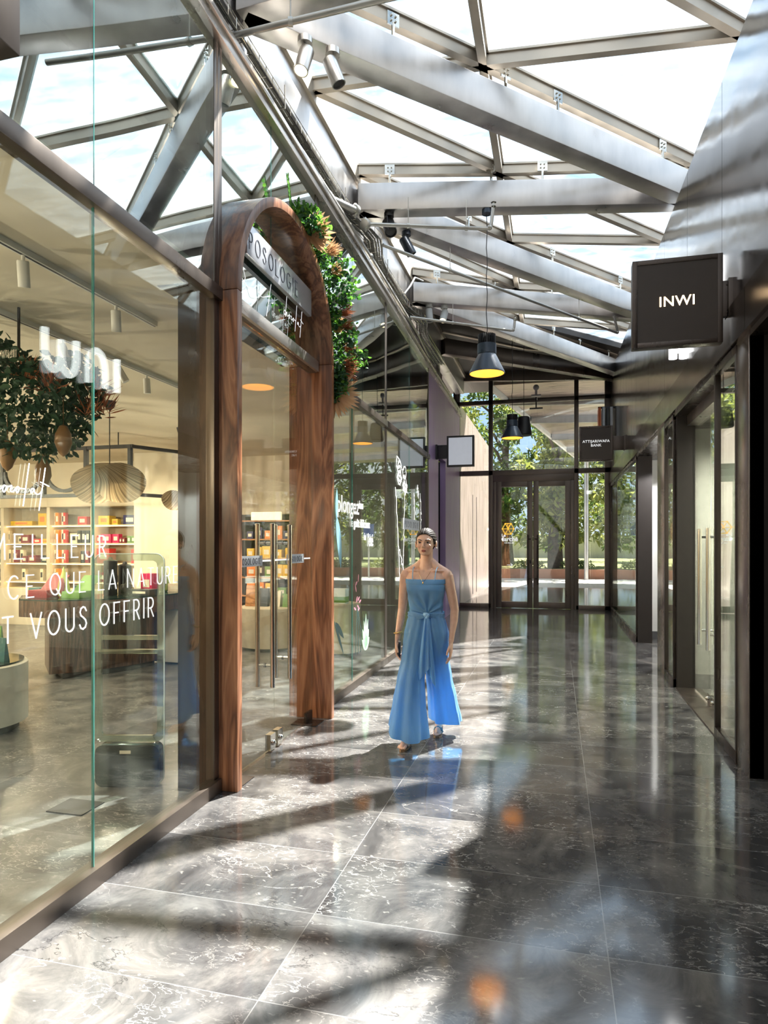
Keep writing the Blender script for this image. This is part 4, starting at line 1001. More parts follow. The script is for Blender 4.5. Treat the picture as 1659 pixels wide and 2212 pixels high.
# sprig at the crown and a few trailing twigs
for (s, ln, up) in ((.0, .26, Vector((0.05, -.45, .9))), (.06, .2, Vector((0, .1, 1))), (.62, .30, Vector((.1, 1, .1))), (.70, .26, Vector((.1, 1, -.1))), (.80, .34, Vector((.1, 1, 0))), (.4, .22, Vector((.1, 1, .4))), (.28, .2, Vector((.1, .8, .7)))):
    mb = MB(); p, o = garland_pt(s); p = p+o*.05; d = up.normalized(); n = 7
    mb.tube([p, p+d*ln*.5+Vector((0, 0, .01)), p+d*ln], .003, 5)
    for k in range(n):
        for q in (-1, 1): leaf_quad(mb, p+d*ln*(.2+.8*k/n), d*.5+Vector((.4, .3*q, q*.8)), Vector((1, 0, 0)), .04, .032)
    mb.build('trailing_sprig', eu, gl, smooth=0)
for s, R0, out_, ang0, ang1 in ((.11, .23, .03, -50, 75), (.92, .25, .04, -85, 75), (.50, .12, .10, -60, 60)):
    p, o = garland_pt(s); p = p+o*out_+Vector((.04, 0, 0)); mb = MB(); nn = 21
    e1 = Vector((1, .25, 0)).normalized(); e2 = Vector((0, .1, 1))
    for k in range(nn):
        a = radians(ang0+(ang1-ang0)*k/(nn-1)); d = e1*cos(a)+e2*sin(a)
        L_ = R0*rg.uniform(.85, 1.1)
        nrm = Vector((0, -1, 0)) + e2*.4*(1 if k % 2 else -1)
        leaf_quad(mb, p, d+Vector((0, .2*(k % 2), 0)), nrm, L_, .042)
    mb.build('dried_palm_fan', dried, gl, smooth=0, label='dried tan palm fan')
for s in (.22, .30, .46, .52, .60, .66, .70):
    p, o = garland_pt(s); p = p+o*.08+Vector((.14, 0, 0)); mb = MB()
    for k in range(80):
        d = (o*.4+rvec(rg)*.55+Vector((.9, 0, .0))).normalized(); st = p+rvec(rg)*.03
        leaf_quad(mb, st, d, rvec(rg), rg.uniform(.07, .14), .007)
    mb.build('dried_plume', russet if s > .4 else dried, gl, smooth=0, label='russet dried flower plume')

# ------------------------------------------------------------------ big hanging plant cloud in the shop
hg = thing('hanging_foliage', 'large dark hanging cloud of foliage, ferns and cocoa pods inside the shop', 'plant arrangement', (-3.7, 3.8, 2.6))
HO = Vector((.95, -1.1, -.18))
rh = random.Random(5)
mb = MB(); mp_ = MB()
def cloud():
    while True:
        p = Vector((rh.uniform(-1, 1), rh.uniform(-1, 1), rh.uniform(-1, 1)))
        if p.length < 1: return p
for i in range(4200):
    p = cloud(); p = p.normalized()*p.length**.45
    q = Vector((-3.95+1.0*p.x, 3.75+.55*p.y, 2.60+.40*p.z+.14*sin(p.x*5+2)))
    if q.z > 3.15: q.z = 3.15-rh.random()*.1
    leaf_quad(mb, q, rvec(rh)+Vector((0, 0, -.4)), rvec(rh), rh.uniform(.04, .08), rh.uniform(.025, .045))
mb.build('leaves', leafmat('dark_blue_green_leaf', (.015, .05, .03), (.05, .12, .06), .5, .2), hg, smooth=0, kind='stuff')
for c, R0 in (((-4.55, 4.35, 2.95), .24), ((-4.85, 4.3, 2.65), .22), ((-5.2, 4.4, 3.0), .25)):
    mb = MB()
    for k in range(17):
        a = 2*pi*k/17; leaf_quad(mb, Vector(c)+HO, Vector((.6*cos(a), -.3, sin(a))), Vector((0, -1, 0)), R0, .04)
    mb.build('dried_palm_fan', leafmat('pale_olive_fan', (.20, .20, .12), (.30, .28, .18), .6, .3), hg, smooth=0)
for k in range(6):
    mb = MB(); c = HO+Vector((-4.1+rh.uniform(-.35, .2), 4.9+rh.uniform(-.3, .2), 2.85+rh.uniform(-.25, .0)))
    for j in range(30): leaf_quad(mb, c+rvec(rh)*.04, rvec(rh)+Vector((0, 0, .8)), rvec(rh), .16, .01)
    mb.build('dried_grass_tuft', russet, hg, smooth=0)
pod = plain('cocoa_pod_brown', (.32, .17, .07), .5)
for c in ((-4.5, 4.75, 2.33), (-4.75, 4.6, 2.16), (-4.35, 4.9, 2.22), (-4.1, 4.8, 2.42)):
    c = tuple(Vector(c)+HO); mb = MB(); mb.lathe([(.004, -.11), (.03, -.085), (.055, -.02), (.05, .04), (.025, .09), (.006, .10)], c, 14); mb.tube([(c[0], c[1], c[2]+.09), (c[0], c[1], c[2]+.35)], .003, 5); mb.build('cocoa_pod', pod, hg)
mb = MB(); mb.tube([(-3.6, 3.8, 2.9), (-3.6, 3.8, 3.19)], .01, 6); mb.tube([(-4.4, 3.8, 2.9), (-4.4, 3.8, 3.19)], .01, 6); mb.build('suspension', M['black'], hg)
# ------------------------------------------------------------------ shop interior
mb = MB(); mb.box(-13, -4.55, 11.3, 11.42, 0, 3.2); structure('wall_back', mb, M['cream'])
mb = MB(); mb.box(-4.55, XL(11.6)-.07, 11.3, 11.42, 0, 3.2); structure('wall_back', mb, M['wall_painted_dark'])  # wall made dark for the dark reflections over this stretch
mb = MB(); mb.box(-13.1, -13, -2, 11.42, 0, 3.2); mb.box(-13, -2.2, -2.1, -2, 0, 3.2); structure('wall_side', mb, M['cream'])
mb = MB(); mb.box(-7.35, -6.35, 10.4, 11.3, 0, 3.19); structure('wall_side', mb, M['cream'])
for (x, y, e) in ((-6.6, 9.2, 75), (-8.6, 9.0, 75), (-4.9, 8.9, 45), (-5.6, 5.6, 50), (-3.4, 6.6, 35), (-3.3, 9.6, 18), (-7.5, 5.5, 60), (-4.4, 2.6, 35), (2.1, 7.6, 200), (2.6, 6.2, 150), (2.3, 14, 50)):
    ld = bpy.data.lights.new('shop_light', 'SPOT'); ld.energy = e*1.25; ld.spot_size = radians(165); ld.spot_blend = .9; ld.shadow_soft_size = .03; ld.color = (1, .80, .55) if x < 0 else (1, .94, .82); lo = bpy.data.objects.new('shop_light', ld); COL.objects.link(lo); lo.location = (x, y, 3.12 if x < 0 else 2.88)  # warm ceiling spots on the left; the right shop's are added to brighten it

for (x, y, z, e) in ((-7.2, 4.0, 2.3, 130), (-9.8, 6.3, 2.3, 130), (-5.6, 2.0, 2.3, 90), (-3.2, .4, 2.3, 35), (-4.95, 6.55, 1.95, 12), (-5.1, 8.3, 1.95, 10)):  # unseen fills added out of view to brighten the shop, plus the woven lamps
    ld = bpy.data.lights.new('shop_fill_point', 'POINT'); ld.energy = e; ld.shadow_soft_size = .05; ld.color = (1, .84, .62); lo = bpy.data.objects.new('shop_fill_point', ld); COL.objects.link(lo); lo.location = (x, y, z)

SX = lambda px: -7.49-(318-px)/93.4        # metres along the shelf wall
SZ = lambda py: 1.55+(1176-py)/112.0
# shelving bays
divs = [SX(-75), SX(26), SX(127), SX(220), SX(318)]
rows = [SZ(1134), SZ(1173), SZ(1216), SZ(1256)]
labs = ['cream shelving bay at the left edge with dark boxes', 'cream shelving bay with the long yellow box on its top shelf', 'cream shelving bay with striped orange boxes, behind the pane joint', 'rightmost cream shelving bay with the red and green boxes']
for i in range(4):
    x0, x1 = divs[i], divs[i+1]
    s = thing('shelving_bay', labs[i], 'shelving', ((x0+x1)/2, 11.1, 0), 'cream shelving along the back wall')
    mb = MB(); mb.box(x0, x0+.045, 10.78, 11.28, 0, 2.27); mb.box(x1-.03, x1, 10.78, 11.28, 0, 2.27); mb.build('side_panel', M['creamshelf'], s, bevel=.003)
    mb = MB(); mb.box(x0, x1, 11.24, 11.29, 0, 2.27); mb.build('back_panel', plain('shaded_back_panel', (.5, .42, .30), .7), s)  # darker copy of the shelf cream, shade in the bay painted in
    for z in rows:
        mb = MB(); mb.box(x0+.045, x1-.03, 10.79, 11.24, z-.022, z); sh = mb.build('shelf', M['creamshelf'], s)
        mb = MB(); mb.box(x0+.06, x1-.05, 10.83, 10.85, z-.032, z-.023); mb.build('light_strip', M['warmstrip'], sh, smooth=0)
    mb = MB(); mb.box(x0, x1, 10.76, 11.28, 2.272, 2.46); mb.build('top_panel', M['creamshelf'], s, bevel=.003)
    mb = MB(); mb.box(x0, x1, 10.62, 11.25, 0, .70); mb.build('base_cabinet', M['cream'], s, bevel=.004)
PC = {'y': (.75, .48, .04), 'o': (.80, .24, .04), 'r': (.62, .03, .03), 'c': (.75, .66, .50), 'g': (.12, .26, .05), 'n': (.03, .03, .12), 'k': (.03, .035, .04), 'm': (.22, .02, .03), 'p': (.66, .02, .12), 't': (.04, .12, .12)}
PM = {k: plain('printed_box_'+n, v, .4, noise_amt=.12, ns=40) for (k, v), n in zip(PC.items(), ['yellow', 'orange', 'red', 'cream', 'green', 'navy', 'black', 'maroon', 'pink', 'teal'])}
CN = {'y': 'yellow', 'o': 'orange', 'r': 'red', 'c': 'cream', 'g': 'green', 'n': 'navy blue', 'k': 'black', 'm': 'maroon', 'p': 'pink', 't': 'dark teal'}
labelm = plain('pale_box_label', (.8, .75, .62), .5)
goods = [ # px, width px, height px, row, colour, number
 (-20, 38, 8, 0, 'k'), (40, 48, 9.5, 0, 'y'), (101, 18, 26, 0, 'y'), (130, 7.5, 27, 0, 'c'), (138, 7.5, 27, 0, 'o'), (146.5, 7.5, 27, 0, 'c'), (155, 5, 27, 0, 'r'), (186, 19, 18, 0, 'r'), (229, 23, 19, 0, 'y'), (257, 12, 12, 0, 'y'), (280, 26, 20, 0, 'n'), (307, 8, 20, 0, 'n'),
 (-10, 20, 18, 1, 't'), (11, 7, 28, 1, 'c'), (19, 7, 28, 1, 't'), (27, 6, 28, 1, 'c'), (52, 9, 14, 1, 'c'), (63, 19, 18, 1, 'm'), (90, 17, 9, 1, 'r'), (108, 16, 9, 1, 'y'), (130, 7.5, 29, 1, 'c'), (138, 7.5, 29, 1, 'o'), (146.5, 7.5, 29, 1, 'c'), (155, 6, 29, 1, 'r'), (165, 15, 21, 1, 'c'), (185, 8, 27, 1, 'k'), (194, 8, 27, 1, 'k'), (203, 8, 27, 1, 'k'),
 (226, 7, 16, 1, 'r'), (234, 21, 19, 1, 'p'), (258, 13, 19, 1, 'p'), (272, 5, 11, 1, 'm'), (278, 5, 11, 1, 'm'), (284, 7, 15, 1, 'g'), (292, 8, 15, 1, 'g'), (294, 21, 22, 1, 'g'),
 (11, 8, 28, 2, 'c'), (20, 7, 28, 2, 't'), (28, 8, 28, 2, 'c'), (39, 8, 28, 2, 'c'), (47, 8, 28, 2, 'm'), (56, 8, 28, 2, 'c'), (65, 11, 14, 2, 'm'), (78, 18, 16, 2, 'm'), (107, 15, 16, 2, 'k'), (131, 7.5, 28, 2, 'c'), (139, 7.5, 28, 2, 'o'), (147.5, 7.5, 28, 2, 'c'), (156, 5, 28, 2, 'r'), (192, 8, 26, 2, 'k'), (201, 8, 26, 2, 'm'),
 (226, 26, 31, 2, 'r'), (296, 19, 30, 2, 'r'), (11, 8, 26, 3, 'c'), (20, 7, 26, 3, 'k'), (60, 8, 26, 3, 'c'), (100, 7, 26, 3, 'c'), (117, 8, 26, 3, 'c'), (131, 7.5, 27, 3, 'c'), (139, 7.5, 27, 3, 'o'), (147.5, 7.5, 27, 3, 'c'), (228, 25, 20, 3, 'm'), (255, 12, 14, 3, 'k')]
rown = ['top', 'second', 'third', 'fourth']
seen = {}
for px, w, h, row, c in goods:
    x0 = SX(px); x1 = x0+w/93.4; z = rows[row]; dp = min(.2, max(.08, (x1-x0)*.8)); y0 = 10.84+(.06 if c in 'cg' else 0) + (.1 if (px, c) == (294, 'g') else 0)
    bay = max(0, sum(1 for d in divs if d <= x0+.01)-1)
    key = (c, row, bay); seen[key] = seen.get(key, 0)+1
    bn = ['left-edge bay', 'bay with the long yellow box', 'bay with striped boxes', 'rightmost bay'][min(bay, 3)]
    shape = 'flat' if h < w*.6 else ('upright slim' if w < 10 else 'square')
    lo_, hi_ = divs[min(bay, 3)]+.047, divs[min(bay, 3)+1]-.032
    if x1 > hi_: x0, x1 = x0-(x1-hi_), hi_
    if x0 < lo_: x0 = lo_
    nth = ['', 'second ', 'third ', 'fourth ', 'fifth '][min(4, seen[key]-1)]
    s = thing('gift_box', '%s%s %s box, %s shelf, %s' % (nth, shape, CN[c], rown[row], bn), 'box', ((x0+x1)/2, y0, z), 'gift boxes on the %s shelf, %s' % (rown[row], bn))
    mb = MB(); mb.box(x0+.002, x1-.002, y0, y0+dp, z+.0008, z+h/112.); mb.build('carton', PM[c], s, bevel=.003)
    mb = MB(); cx = (x0+x1)/2; cz = z+h/224.; ww = (x1-x0)*.28; hh = h/112.*.22
    mb.box(cx-ww, cx+ww, y0-.002, y0-.0004, cz-hh, cz+hh); mb.build('printed_label', labelm if c not in 'cy' else PM['k' if c == 'c' else 'o'], s, smooth=0)

# dark open shelving seen through the entrance
wb_ = woodmat('honey_shelf_board', (.25, .10, .03), (.45, .20, .07), (.60, .30, .12), 1.0, .5, (1, 5, 5))
ds_ = thing('open_shelving', 'dark open shelving with wooden boards seen through the entrance doors', 'shelving', (-5.2, 11.1, 0))
mb = MB(); mb.box(-6.3, -4.2, 11.22, 11.29, 0, 2.1); mb.build('back_panel', M['black'], ds_)
r2_ = [SZ2 for SZ2 in (1.98, 1.65, 1.31, .97, .64, .30)]
for z in r2_:
    mb = MB(); mb.box(-6.3, -4.2, 10.85, 11.22, z-.025, z); mb.build('shelf', wb_, ds_)
for x in (-6.3, -5.42, -4.25):
    mb = MB(); mb.box(x, x+.03, 10.86, 11.22, 0, 2.05); mb.build('upright', M['black'], ds_)
rq = random.Random(9)
jar_n = 0
for ri, z in enumerate(r2_[1:5]):
    x = -6.2
    while x < -4.45:
        kind = rq.choice('jbbb') if ri in (1, 3) else 'b'
        w = rq.uniform(.10, .2) if kind == 'b' else .09; h = rq.uniform(.12, .24)
        c = rq.choice({0: 'nyco', 1: 'york', 2: 'ogyk', 3: 'yyog'}[ri])
        if -5.45 < x+w and x < -5.38: x = -5.37
        lab = '%s %s on the %s board of the dark shelving' % (CN[c], 'jar' if kind == 'j' else 'carton', ['upper', 'second', 'third', 'lower'][ri])
        if kind == 'j':
            s = thing('food_jar', lab, 'jar', (x+w/2, 10.95, z), 'jars on the dark shelving, %s board' % ['upper', 'second', 'third', 'lower'][ri])
            mb = MB(); mb.lathe([(.04, .001), (.042, .01), (.042, h*.7), (.032, h*.8)], (x+w/2, 10.95, z), 14); mb.build('glass_body', PM[c], s)
            mb = MB(); mb.lathe([(.034, h*.8), (.034, h*.95)], (x+w/2, 10.95, z), 14); mb.build('lid', PM['k'], s)
        else:
            s = thing('food_carton', lab, 'carton', (x+w/2, 10.95, z), 'cartons on the dark shelving, %s board' % ['upper', 'second', 'third', 'lower'][ri])
            mb = MB(); mb.box(x, x+w-.006, 10.88, 11.05, z+.0008, z+h); mb.build('carton', PM[c], s, bevel=.002)
            mb = MB(); mb.box(x+w*.2, x+w*.75, 10.878, 10.8795, z+h*.3, z+h*.7); mb.build('printed_label', labelm, s, smooth=0)
        x += w+rq.uniform(.0, .05)
sg = thing('shelf_sign', 'cream plastic sign standing on top of the dark shelving', 'sign', (-5.0, 10.95, 1.98))
mb = MB(); mb.box(-5.30, -4.72, 10.9, 10.95, 1.981, 2.13); mb.build('panel', M['warmpanel'] if 'warmpanel' in M else plain('lit_cream_panel', (.8, .7, .5), .4, emis=(1, .8, .5), es=.5), sg, bevel=.01)

# long curved walnut counter
cn = thing('sales_counter', 'dark walnut sales counter with an overhanging curved top behind the glass', 'counter', (-5.4, 7.4, 0))
def strip(mb, path, z0, z1, depth):
    n = len(path); rings = []
    for i, p in enumerate(path):
        p = Vector((p[0], p[1], 0)); a = Vector((*path[max(0, i-1)], 0)); b = Vector((*path[min(n-1, i+1)], 0)); d = (b-a).normalized(); s = Vector((-d.y, d.x, 0))
        q = p+s*depth
        rings.append([(p.x, p.y, z0), (q.x, q.y, z0), (q.x, q.y, z1), (p.x, p.y, z1)])
    mb.loft(rings)
mb = MB(); strip(mb, [(-5.60, 6.35), (-5.30, 6.65), (-5.06, 7.1), (-4.95, 7.6)], .06, .72, .75); mb.build('pedestal', M['wood_dark'], cn, bevel=.01)
mb = MB(); strip(mb, [(-5.50, 6.45), (-5.27, 6.72), (-5.08, 7.1), (-5.0, 7.5)], 0, .06, .6); mb.build('plinth', M['black'], cn)
mb = MB(); strip(mb, [(-6.35, 6.75), (-5.95, 6.28), (-5.45, 6.22), (-5.0, 6.55), (-4.75, 7.1), (-4.68, 7.9), (-4.68, 8.6)], .72, .91, .8); mb.build('top_fascia', M['wood_dark'], cn, bevel=.006)
mb = MB(); strip(mb, [(-6.35, 6.75), (-5.95, 6.28), (-5.45, 6.22), (-5.0, 6.55), (-4.75, 7.1), (-4.68, 7.9), (-4.68, 8.6)], .911, .925, .8); mb.build('glass_top', plain('dark_green_glass', (.02, .04, .035), .08), cn)
mb = MB(); strip(mb, [(-4.66, 7.6), (-4.62, 8.2), (-4.7, 8.9)], .02, .70, .5); mb.build('white_base', M['white'], cn, bevel=.01)
# goods on the counter
rc = random.Random(21)
ctops = [(-5.85, 6.55, .26, .2, .09, 'm', 'maroon chocolate box, lid raised'), (-5.42, 6.58, .24, .2, .08, 'g', 'green chocolate box, lid raised'), (-4.95, 7.2, .3, .2, .07, 'k', 'black tray'), (-5.08, 7.52, .16, .16, .25, 'p', 'tall crimson display box'), (-5.62, 6.95, .18, .16, .12, 't', 'patterned teal carton'), (-4.85, 7.8, .2, .15, .11, 'c', 'stack of pale mint cartons'), (-4.95, 8.2, .22, .2, .12, 'g', 'small green carton'), (-6.1, 6.75, .16, .16, .1, 't', 'dark green printed carton')]
for x, y, w, d, h, c, nm in ctops:
    s = thing('display_box', nm+' on the walnut counter', 'box', (x, y, .925), 'boxes on the walnut counter')
    mb = MB(); mb.box(x-w/2, x+w/2, y-d/2, y+d/2, .9255, .9255+h); mb.build('box_body', PM[c], s, bevel=.004)
    if 'lid' in nm:
        mb = MB(); mb.hexa([(x-w/2, y+d/2, .925+h), (x+w/2, y+d/2, .925+h), (x+w/2+.05, y+d/2+.12, 1.18), (x-w/2+.05, y+d/2+.12, 1.18)], [(x-w/2, y+d/2+.01, .925+h), (x+w/2, y+d/2+.01, .925+h), (x+w/2+.05, y+d/2+.13, 1.18), (x-w/2+.05, y+d/2+.13, 1.18)]); mb.build('lid', PM[c], s)
    else:
        mb = MB(); mb.box(x-w*.3, x+w*.3, y-d/2-.002, y-d/2-.0005, .925+h*.3, .925+h*.7); mb.build('printed_label', labelm, s, smooth=0)
for i, (x, y) in enumerate(((-5.63, 6.62), (-5.02, 7.75))):
    s = thing('pod_sculpture', ['green and crimson split pod ornament on the counter, left one', 'crimson and gold split pod ornament on the counter, right one'][i], 'ornament', (x, y, .93))
    mb = MB(); mb.lathe([(.04, 0), (.06, .02), (.07, .10), (.05, .2), (.02, .30), (.004, .36)], (x, y, .926), 16); mb.build('husk', plain('lime_husk', (.32, .38, .08), .4), s)
    mb = MB(); mb.ell((x+.02, y-.05, 1.06), (.035, .03, .10), 12, 8); mb.build('kernel', PM['m'], s)
bl = thing('glass_dome', 'clear glass bowl standing on the counter', 'bowl', (-5.05, 6.98, .93))
mb = MB(); mb.lathe([(.05, 0), (.09, .03), (.10, .09), (.08, .14), (.03, .16), (.01, .2)], (-5.0, 6.95, .926), 20); mb.build('bowl', M['glass_door'], bl)
for x, y, h in ((-5.27, 6.99, .42), (-5.22, 7.20, .36)):
    s = thing('dark_canister', 'tall dark canister on the counter, %s' % ('left and taller' if h > .4 else 'right and shorter'), 'canister', (x, y, .93))
    mb = MB(); mb.lathe([(.075, 0), (.08, .01), (.08, h), (.07, h+.01), (.03, h+.02), (.02, h+.05)], (x, y, .926), 18); mb.build('body', M['black'], s)

# metal display rack behind the counter
rk = thing('display_rack', 'black framed display rack with pink printed bags behind the counter', 'rack', (-5.4, 9.8, 0))
mb = MB(); mb.tube([(-5.9, 9.8, 0), (-5.9, 9.8, 1.62), (-5.35, 9.8, 1.62), (-5.35, 9.8, 0)], .015, 8); mb.build('frame', M['black'], rk)
mb = MB(); mb.box(-5.84, -5.4, 9.78, 9.82, 1.1, 1.55); mb.build('hanging_panel', plain('pink_printed_bags', (.30, .14, .12), .6, noise_amt=.6, ns=25), rk)

# round white island near the left edge
dr_ = thing('round_counter', 'round off-white display counter at the left edge of the picture', 'counter', (-4.78, 4.47, 0))
mb = MB(); mb.lathe([(.40, .07), (.47, .071), (.47, .55), (.46, .56)], (-4.78, 4.47, 0), 48); mb.build('drum', plain('off_white_lacquer', (.62, .60, .52), .35), dr_)
mb = MB(); mb.cyl((-4.78, 4.47, 0), .40, 0, .07, 40); mb.build('plinth', M['black'], dr_)
mb = MB(); mb.cyl((-4.78, 4.47, 0), .44, .56, .575, 40); mb.build('glass_top', plain('dark_green_glass', (.02, .04, .035), .08), dr_)
mb = MB(); mb.box(-4.62, -4.50, 4.055, 4.09, .12, .40); mb.build('door_panel', plain('off_white_lacquer', (.60, .58, .50), .35), dr_)
for i, (x, y, h, c) in enumerate(((-4.48, 4.36, .10, 'g'), (-4.56, 4.22, .16, 'c'), (-4.46, 4.52, .2, 't'), (-4.64, 4.40, .3, 'r'), (-4.80, 4.25, .22, 'c'), (-4.62, 4.64, .28, 'g'))):
    s = thing('sweet_packet', '%s packet of sweets on the round counter, %s' % (CN[c], ['front and lowest', 'front left', 'behind right', 'tall, in the middle', 'left', 'at the back'][i]), 'packet', (x, y, .576), 'packets on the round counter')
    mb = MB(); mb.hexa([(x-.06, y-.03, .5755), (x+.06, y-.03, .5755), (x+.06, y+.03, .5755), (x-.06, y+.03, .5755)], [(x-.05, y-.004, .575+h), (x+.05, y-.004, .575+h), (x+.05, y+.004, .575+h), (x-.05, y+.004, .575+h)]); mb.build('packet', PM[c], s)

# anti-theft gate of clear acrylic
ag = thing('security_gate', 'clear acrylic anti-theft gate with rounded corners just inside the window', 'security gate', (-2.66, 3.72, 0))
acr = glassmat('acrylic_edge', (.70, .80, .76), .20, .8)
gx = Vector((.433, .115, 0)).normalized(); gy = Vector((-gx.y, gx.x, 0)); g0 = Vector((-2.88, 3.665, 0))
def gp(u, v, w): q = g0+gx*u+gy*w; return (q.x, q.y, v)
def rrect(u0, u1, v0, v1, r, n=6):
    P = []
    for cx, cy, a0 in ((u1-r, v0+r, -90), (u1-r, v1-r, 0), (u0+r, v1-r, 90), (u0+r, v0+r, 180)):
        for k in range(n+1): a = radians(a0+90*k/n); P.append((cx+r*cos(a), cy+r*sin(a)))
    return P
o_, i_ = rrect(0, .45, .28, 1.49, .055), rrect(.045, .405, .32, 1.445, .03)
mb = MB(); rings = [[gp(a[0], a[1], -.012), gp(a[0], a[1], .012), gp(b[0], b[1], .012), gp(b[0], b[1], -.012)] for a, b in zip(o_+o_[:1], i_+i_[:1])]; mb.loft(rings)
mb.build('antenna_frame', acr, ag)
mb = MB()
oe_ = rrect(0, .45, .012, 1.49, .055)
for pa, pb in zip(oe_, oe_[1:]+oe_[:1]): mb.tube([gp(pa[0], pa[1], -.012), gp(pb[0], pb[1], -.012)], .0035, 5)
mb.build('lit_edge', plain('bright_acrylic_edge', (.75, .85, .82), .2), ag)  # pale colour stands for light caught along the acrylic edge
for z in (.86, .95):
    mb = MB(); mb.hexa([gp(.04, z-.014, -.01), gp(.41, z-.014, -.01), gp(.41, z-.014, .01), gp(.04, z-.014, .01)], [gp(.04, z+.014, -.01), gp(.41, z+.014, -.01), gp(.41, z+.014, .01), gp(.04, z+.014, .01)]); mb.build('cross_bar', acr, ag)
mb = MB(); P = rrect(.02, .43, .0, .27, .05); mb.hexa([gp(p[0], p[1], -.05) for p in P], [gp(p[0], p[1], .05) for p in P]); mb.build('base_housing', plain('smoky_dark_plastic', (.035, .045, .045), .12), ag, bevel=.006)
mb = MB(); mb.hexa([gp(.18, .215, -.054), gp(.25, .215, -.054), gp(.25, .235, -.054), gp(.18, .235, -.054)], [gp(.18, .215, -.0505), gp(.25, .215, -.0505), gp(.25, .235, -.0505), gp(.18, .235, -.0505)]); mb.build('maker_label', labelm, ag, smooth=0)
# dark floor plate beneath the pane joint
mb = MB(); mb.box(-2.86, -2.62, 3.22, 3.42, .0005, .006); tag(mb.build('floor_hinge_plate', M['black']), 'small dark metal plate let into the shop floor near the glass joint', 'floor plate')

# plinths seen right of the arch and through the door
for loc, r, h, lb in (((-2.98, 8.95, 0), .30, .72, 'pale plaster cylinder plinth with a green box, right of the arch'), ((-4.15, 9.25, 0), .48, .62, 'wide beige round display plinth seen between the door handles')):
    s = thing('display_plinth', lb, 'plinth', loc)
    mb = MB(); mb.lathe([(r*.95, .04), (r, .041), (r, h-.01), (r-.01, h)], loc, 40); mb.build('drum', plain('beige_plaster', (.55, .48, .36), .8), s)
    mb = MB(); mb.cyl(loc, r*.93, 0, .045, 32); mb.build('recessed_base', M['black'], s)  # black base set back under the drum
s = thing('tea_carton', 'pale and green carton on the plaster plinth right of the arch', 'carton', (-2.93, 8.85, .72))
mb = MB(); mb.box(-3.03, -2.83, 8.76, 8.92, .721, .93); mb.build('carton', plain('white_carton', (.7, .72, .68), .5), s); mb = MB(); mb.box(-3.031, -2.829, 8.758, 8.921, .74, .82); mb.build('green_band', PM['g'], s)
for k in range(4):
    s = thing('gift_bag', ['kraft gift bag', 'black gift bag', 'pale gift bag', 'green striped gift box'][k]+' on the wide beige plinth', 'bag', (-4.45+.2*k, 9.2, .62), 'bags on the beige plinth')
    mb = MB(); x = -4.45+.2*k; mb.hexa([(x-.08, 9.12, .621), (x+.08, 9.12, .621), (x+.08, 9.26, .621), (x-.08, 9.26, .621)], [(x-.08, 9.17, .93-.04*k), (x+.08, 9.17, .93-.04*k), (x+.08, 9.21, .93-.04*k), (x-.08, 9.21, .93-.04*k)]); mb.build('bag_body', [wb_, PM['k'], labelm, PM['g']][k], s)

# wrought-iron frame hanging from the ceiling
fr = thing('iron_frame', 'black iron frame with scalloped arcs hanging above the shelves', 'hanging frame', (-7.0, 8.2, 2.4))
mb = MB()
IY = 8.4
for z in (2.28, 2.98): mb.bar((-9.3, IY, z), (-5.95, IY, z), .05, .05)
for x in (-9.0, -8.25, -7.5, -6.75, -6.0): mb.bar((x, IY, 2.28), (x, IY, 3.0), .05, .06, up=(0, 1, 0))
mb.bar((-6.0, IY, 2.98), (-5.3, 9.9, 2.98), .05, .05); mb.bar((-5.3, 9.9, 2.28), (-5.3, 9.9, 3.0), .05, .05, up=(0, 1, 0)); mb.bar((-6.0, IY, 2.28), (-5.3, 9.9, 2.28), .05, .05)
mb.build('frame_bars', M['black'], fr)
for x0 in (-9.0, -8.25, -7.5, -6.75):
    mb = MB(); pts = [(x0+.375-.34*cos(pi*k/14), IY, 2.66-.31*sin(pi*k/14)) for k in range(15)]
    for p, q in zip(pts[:-1], pts[1:]): mb.bar(p, q, .05, .045, up=(0, 1, 0))
    mb.build('scallop_arc', M['black'], fr)
mb = MB()
for x in (-8.8, -6.2): mb.tube([(x, IY, 3.0), (x, IY, 3.19)], .008, 6)
mb.build('suspension', M['black'], fr)

# woven hat lamps
def fibre(name, c0, c1):
    m, t, out = newmat(name); b = N(t, 'ShaderNodeBsdfPrincipled'); tc = N(t, 'ShaderNodeTexCoord'); g = N(t, 'ShaderNodeSeparateXYZ'); L(t, tc.outputs['Object'], g.inputs[0])
    zz = N(t, 'ShaderNodeMath', operation='SUBTRACT'); zz.inputs[1].default_value = .30; L(t, g.outputs['Z'], zz.inputs[0])
    a = N(t, 'ShaderNodeMath', operation='ARCTAN2'); L(t, g.outputs['X'], a.inputs[0]); L(t, zz.outputs[0], a.inputs[1])
    n = N(t, 'ShaderNodeTexNoise', noise_dimensions='1D'); n.inputs['Scale'].default_value = 22; n.inputs['Detail'].default_value = 5; L(t, a.outputs[0], n.inputs['W'])
    r = ramp(t, [(.35, c0), (.65, c1)]); L(t, n.outputs['Fac'], r.inputs['Fac']); L(t, r.outputs['Color'], b.inputs['Base Color']); b.inputs['Roughness'].default_value = .8
    tl = N(t, 'ShaderNodeBsdfTranslucent'); L(t, r.outputs['Color'], tl.inputs['Color']); mx = N(t, 'ShaderNodeMixShader'); mx.inputs[0].default_value = .25
    L(t, b.outputs[0], mx.inputs[1]); L(t, tl.outputs[0], mx.inputs[2]); L(t, mx.outputs[0], out.inputs[0]); return m
fib = fibre('raffia', (.17, .13, .08), (.46, .37, .25))
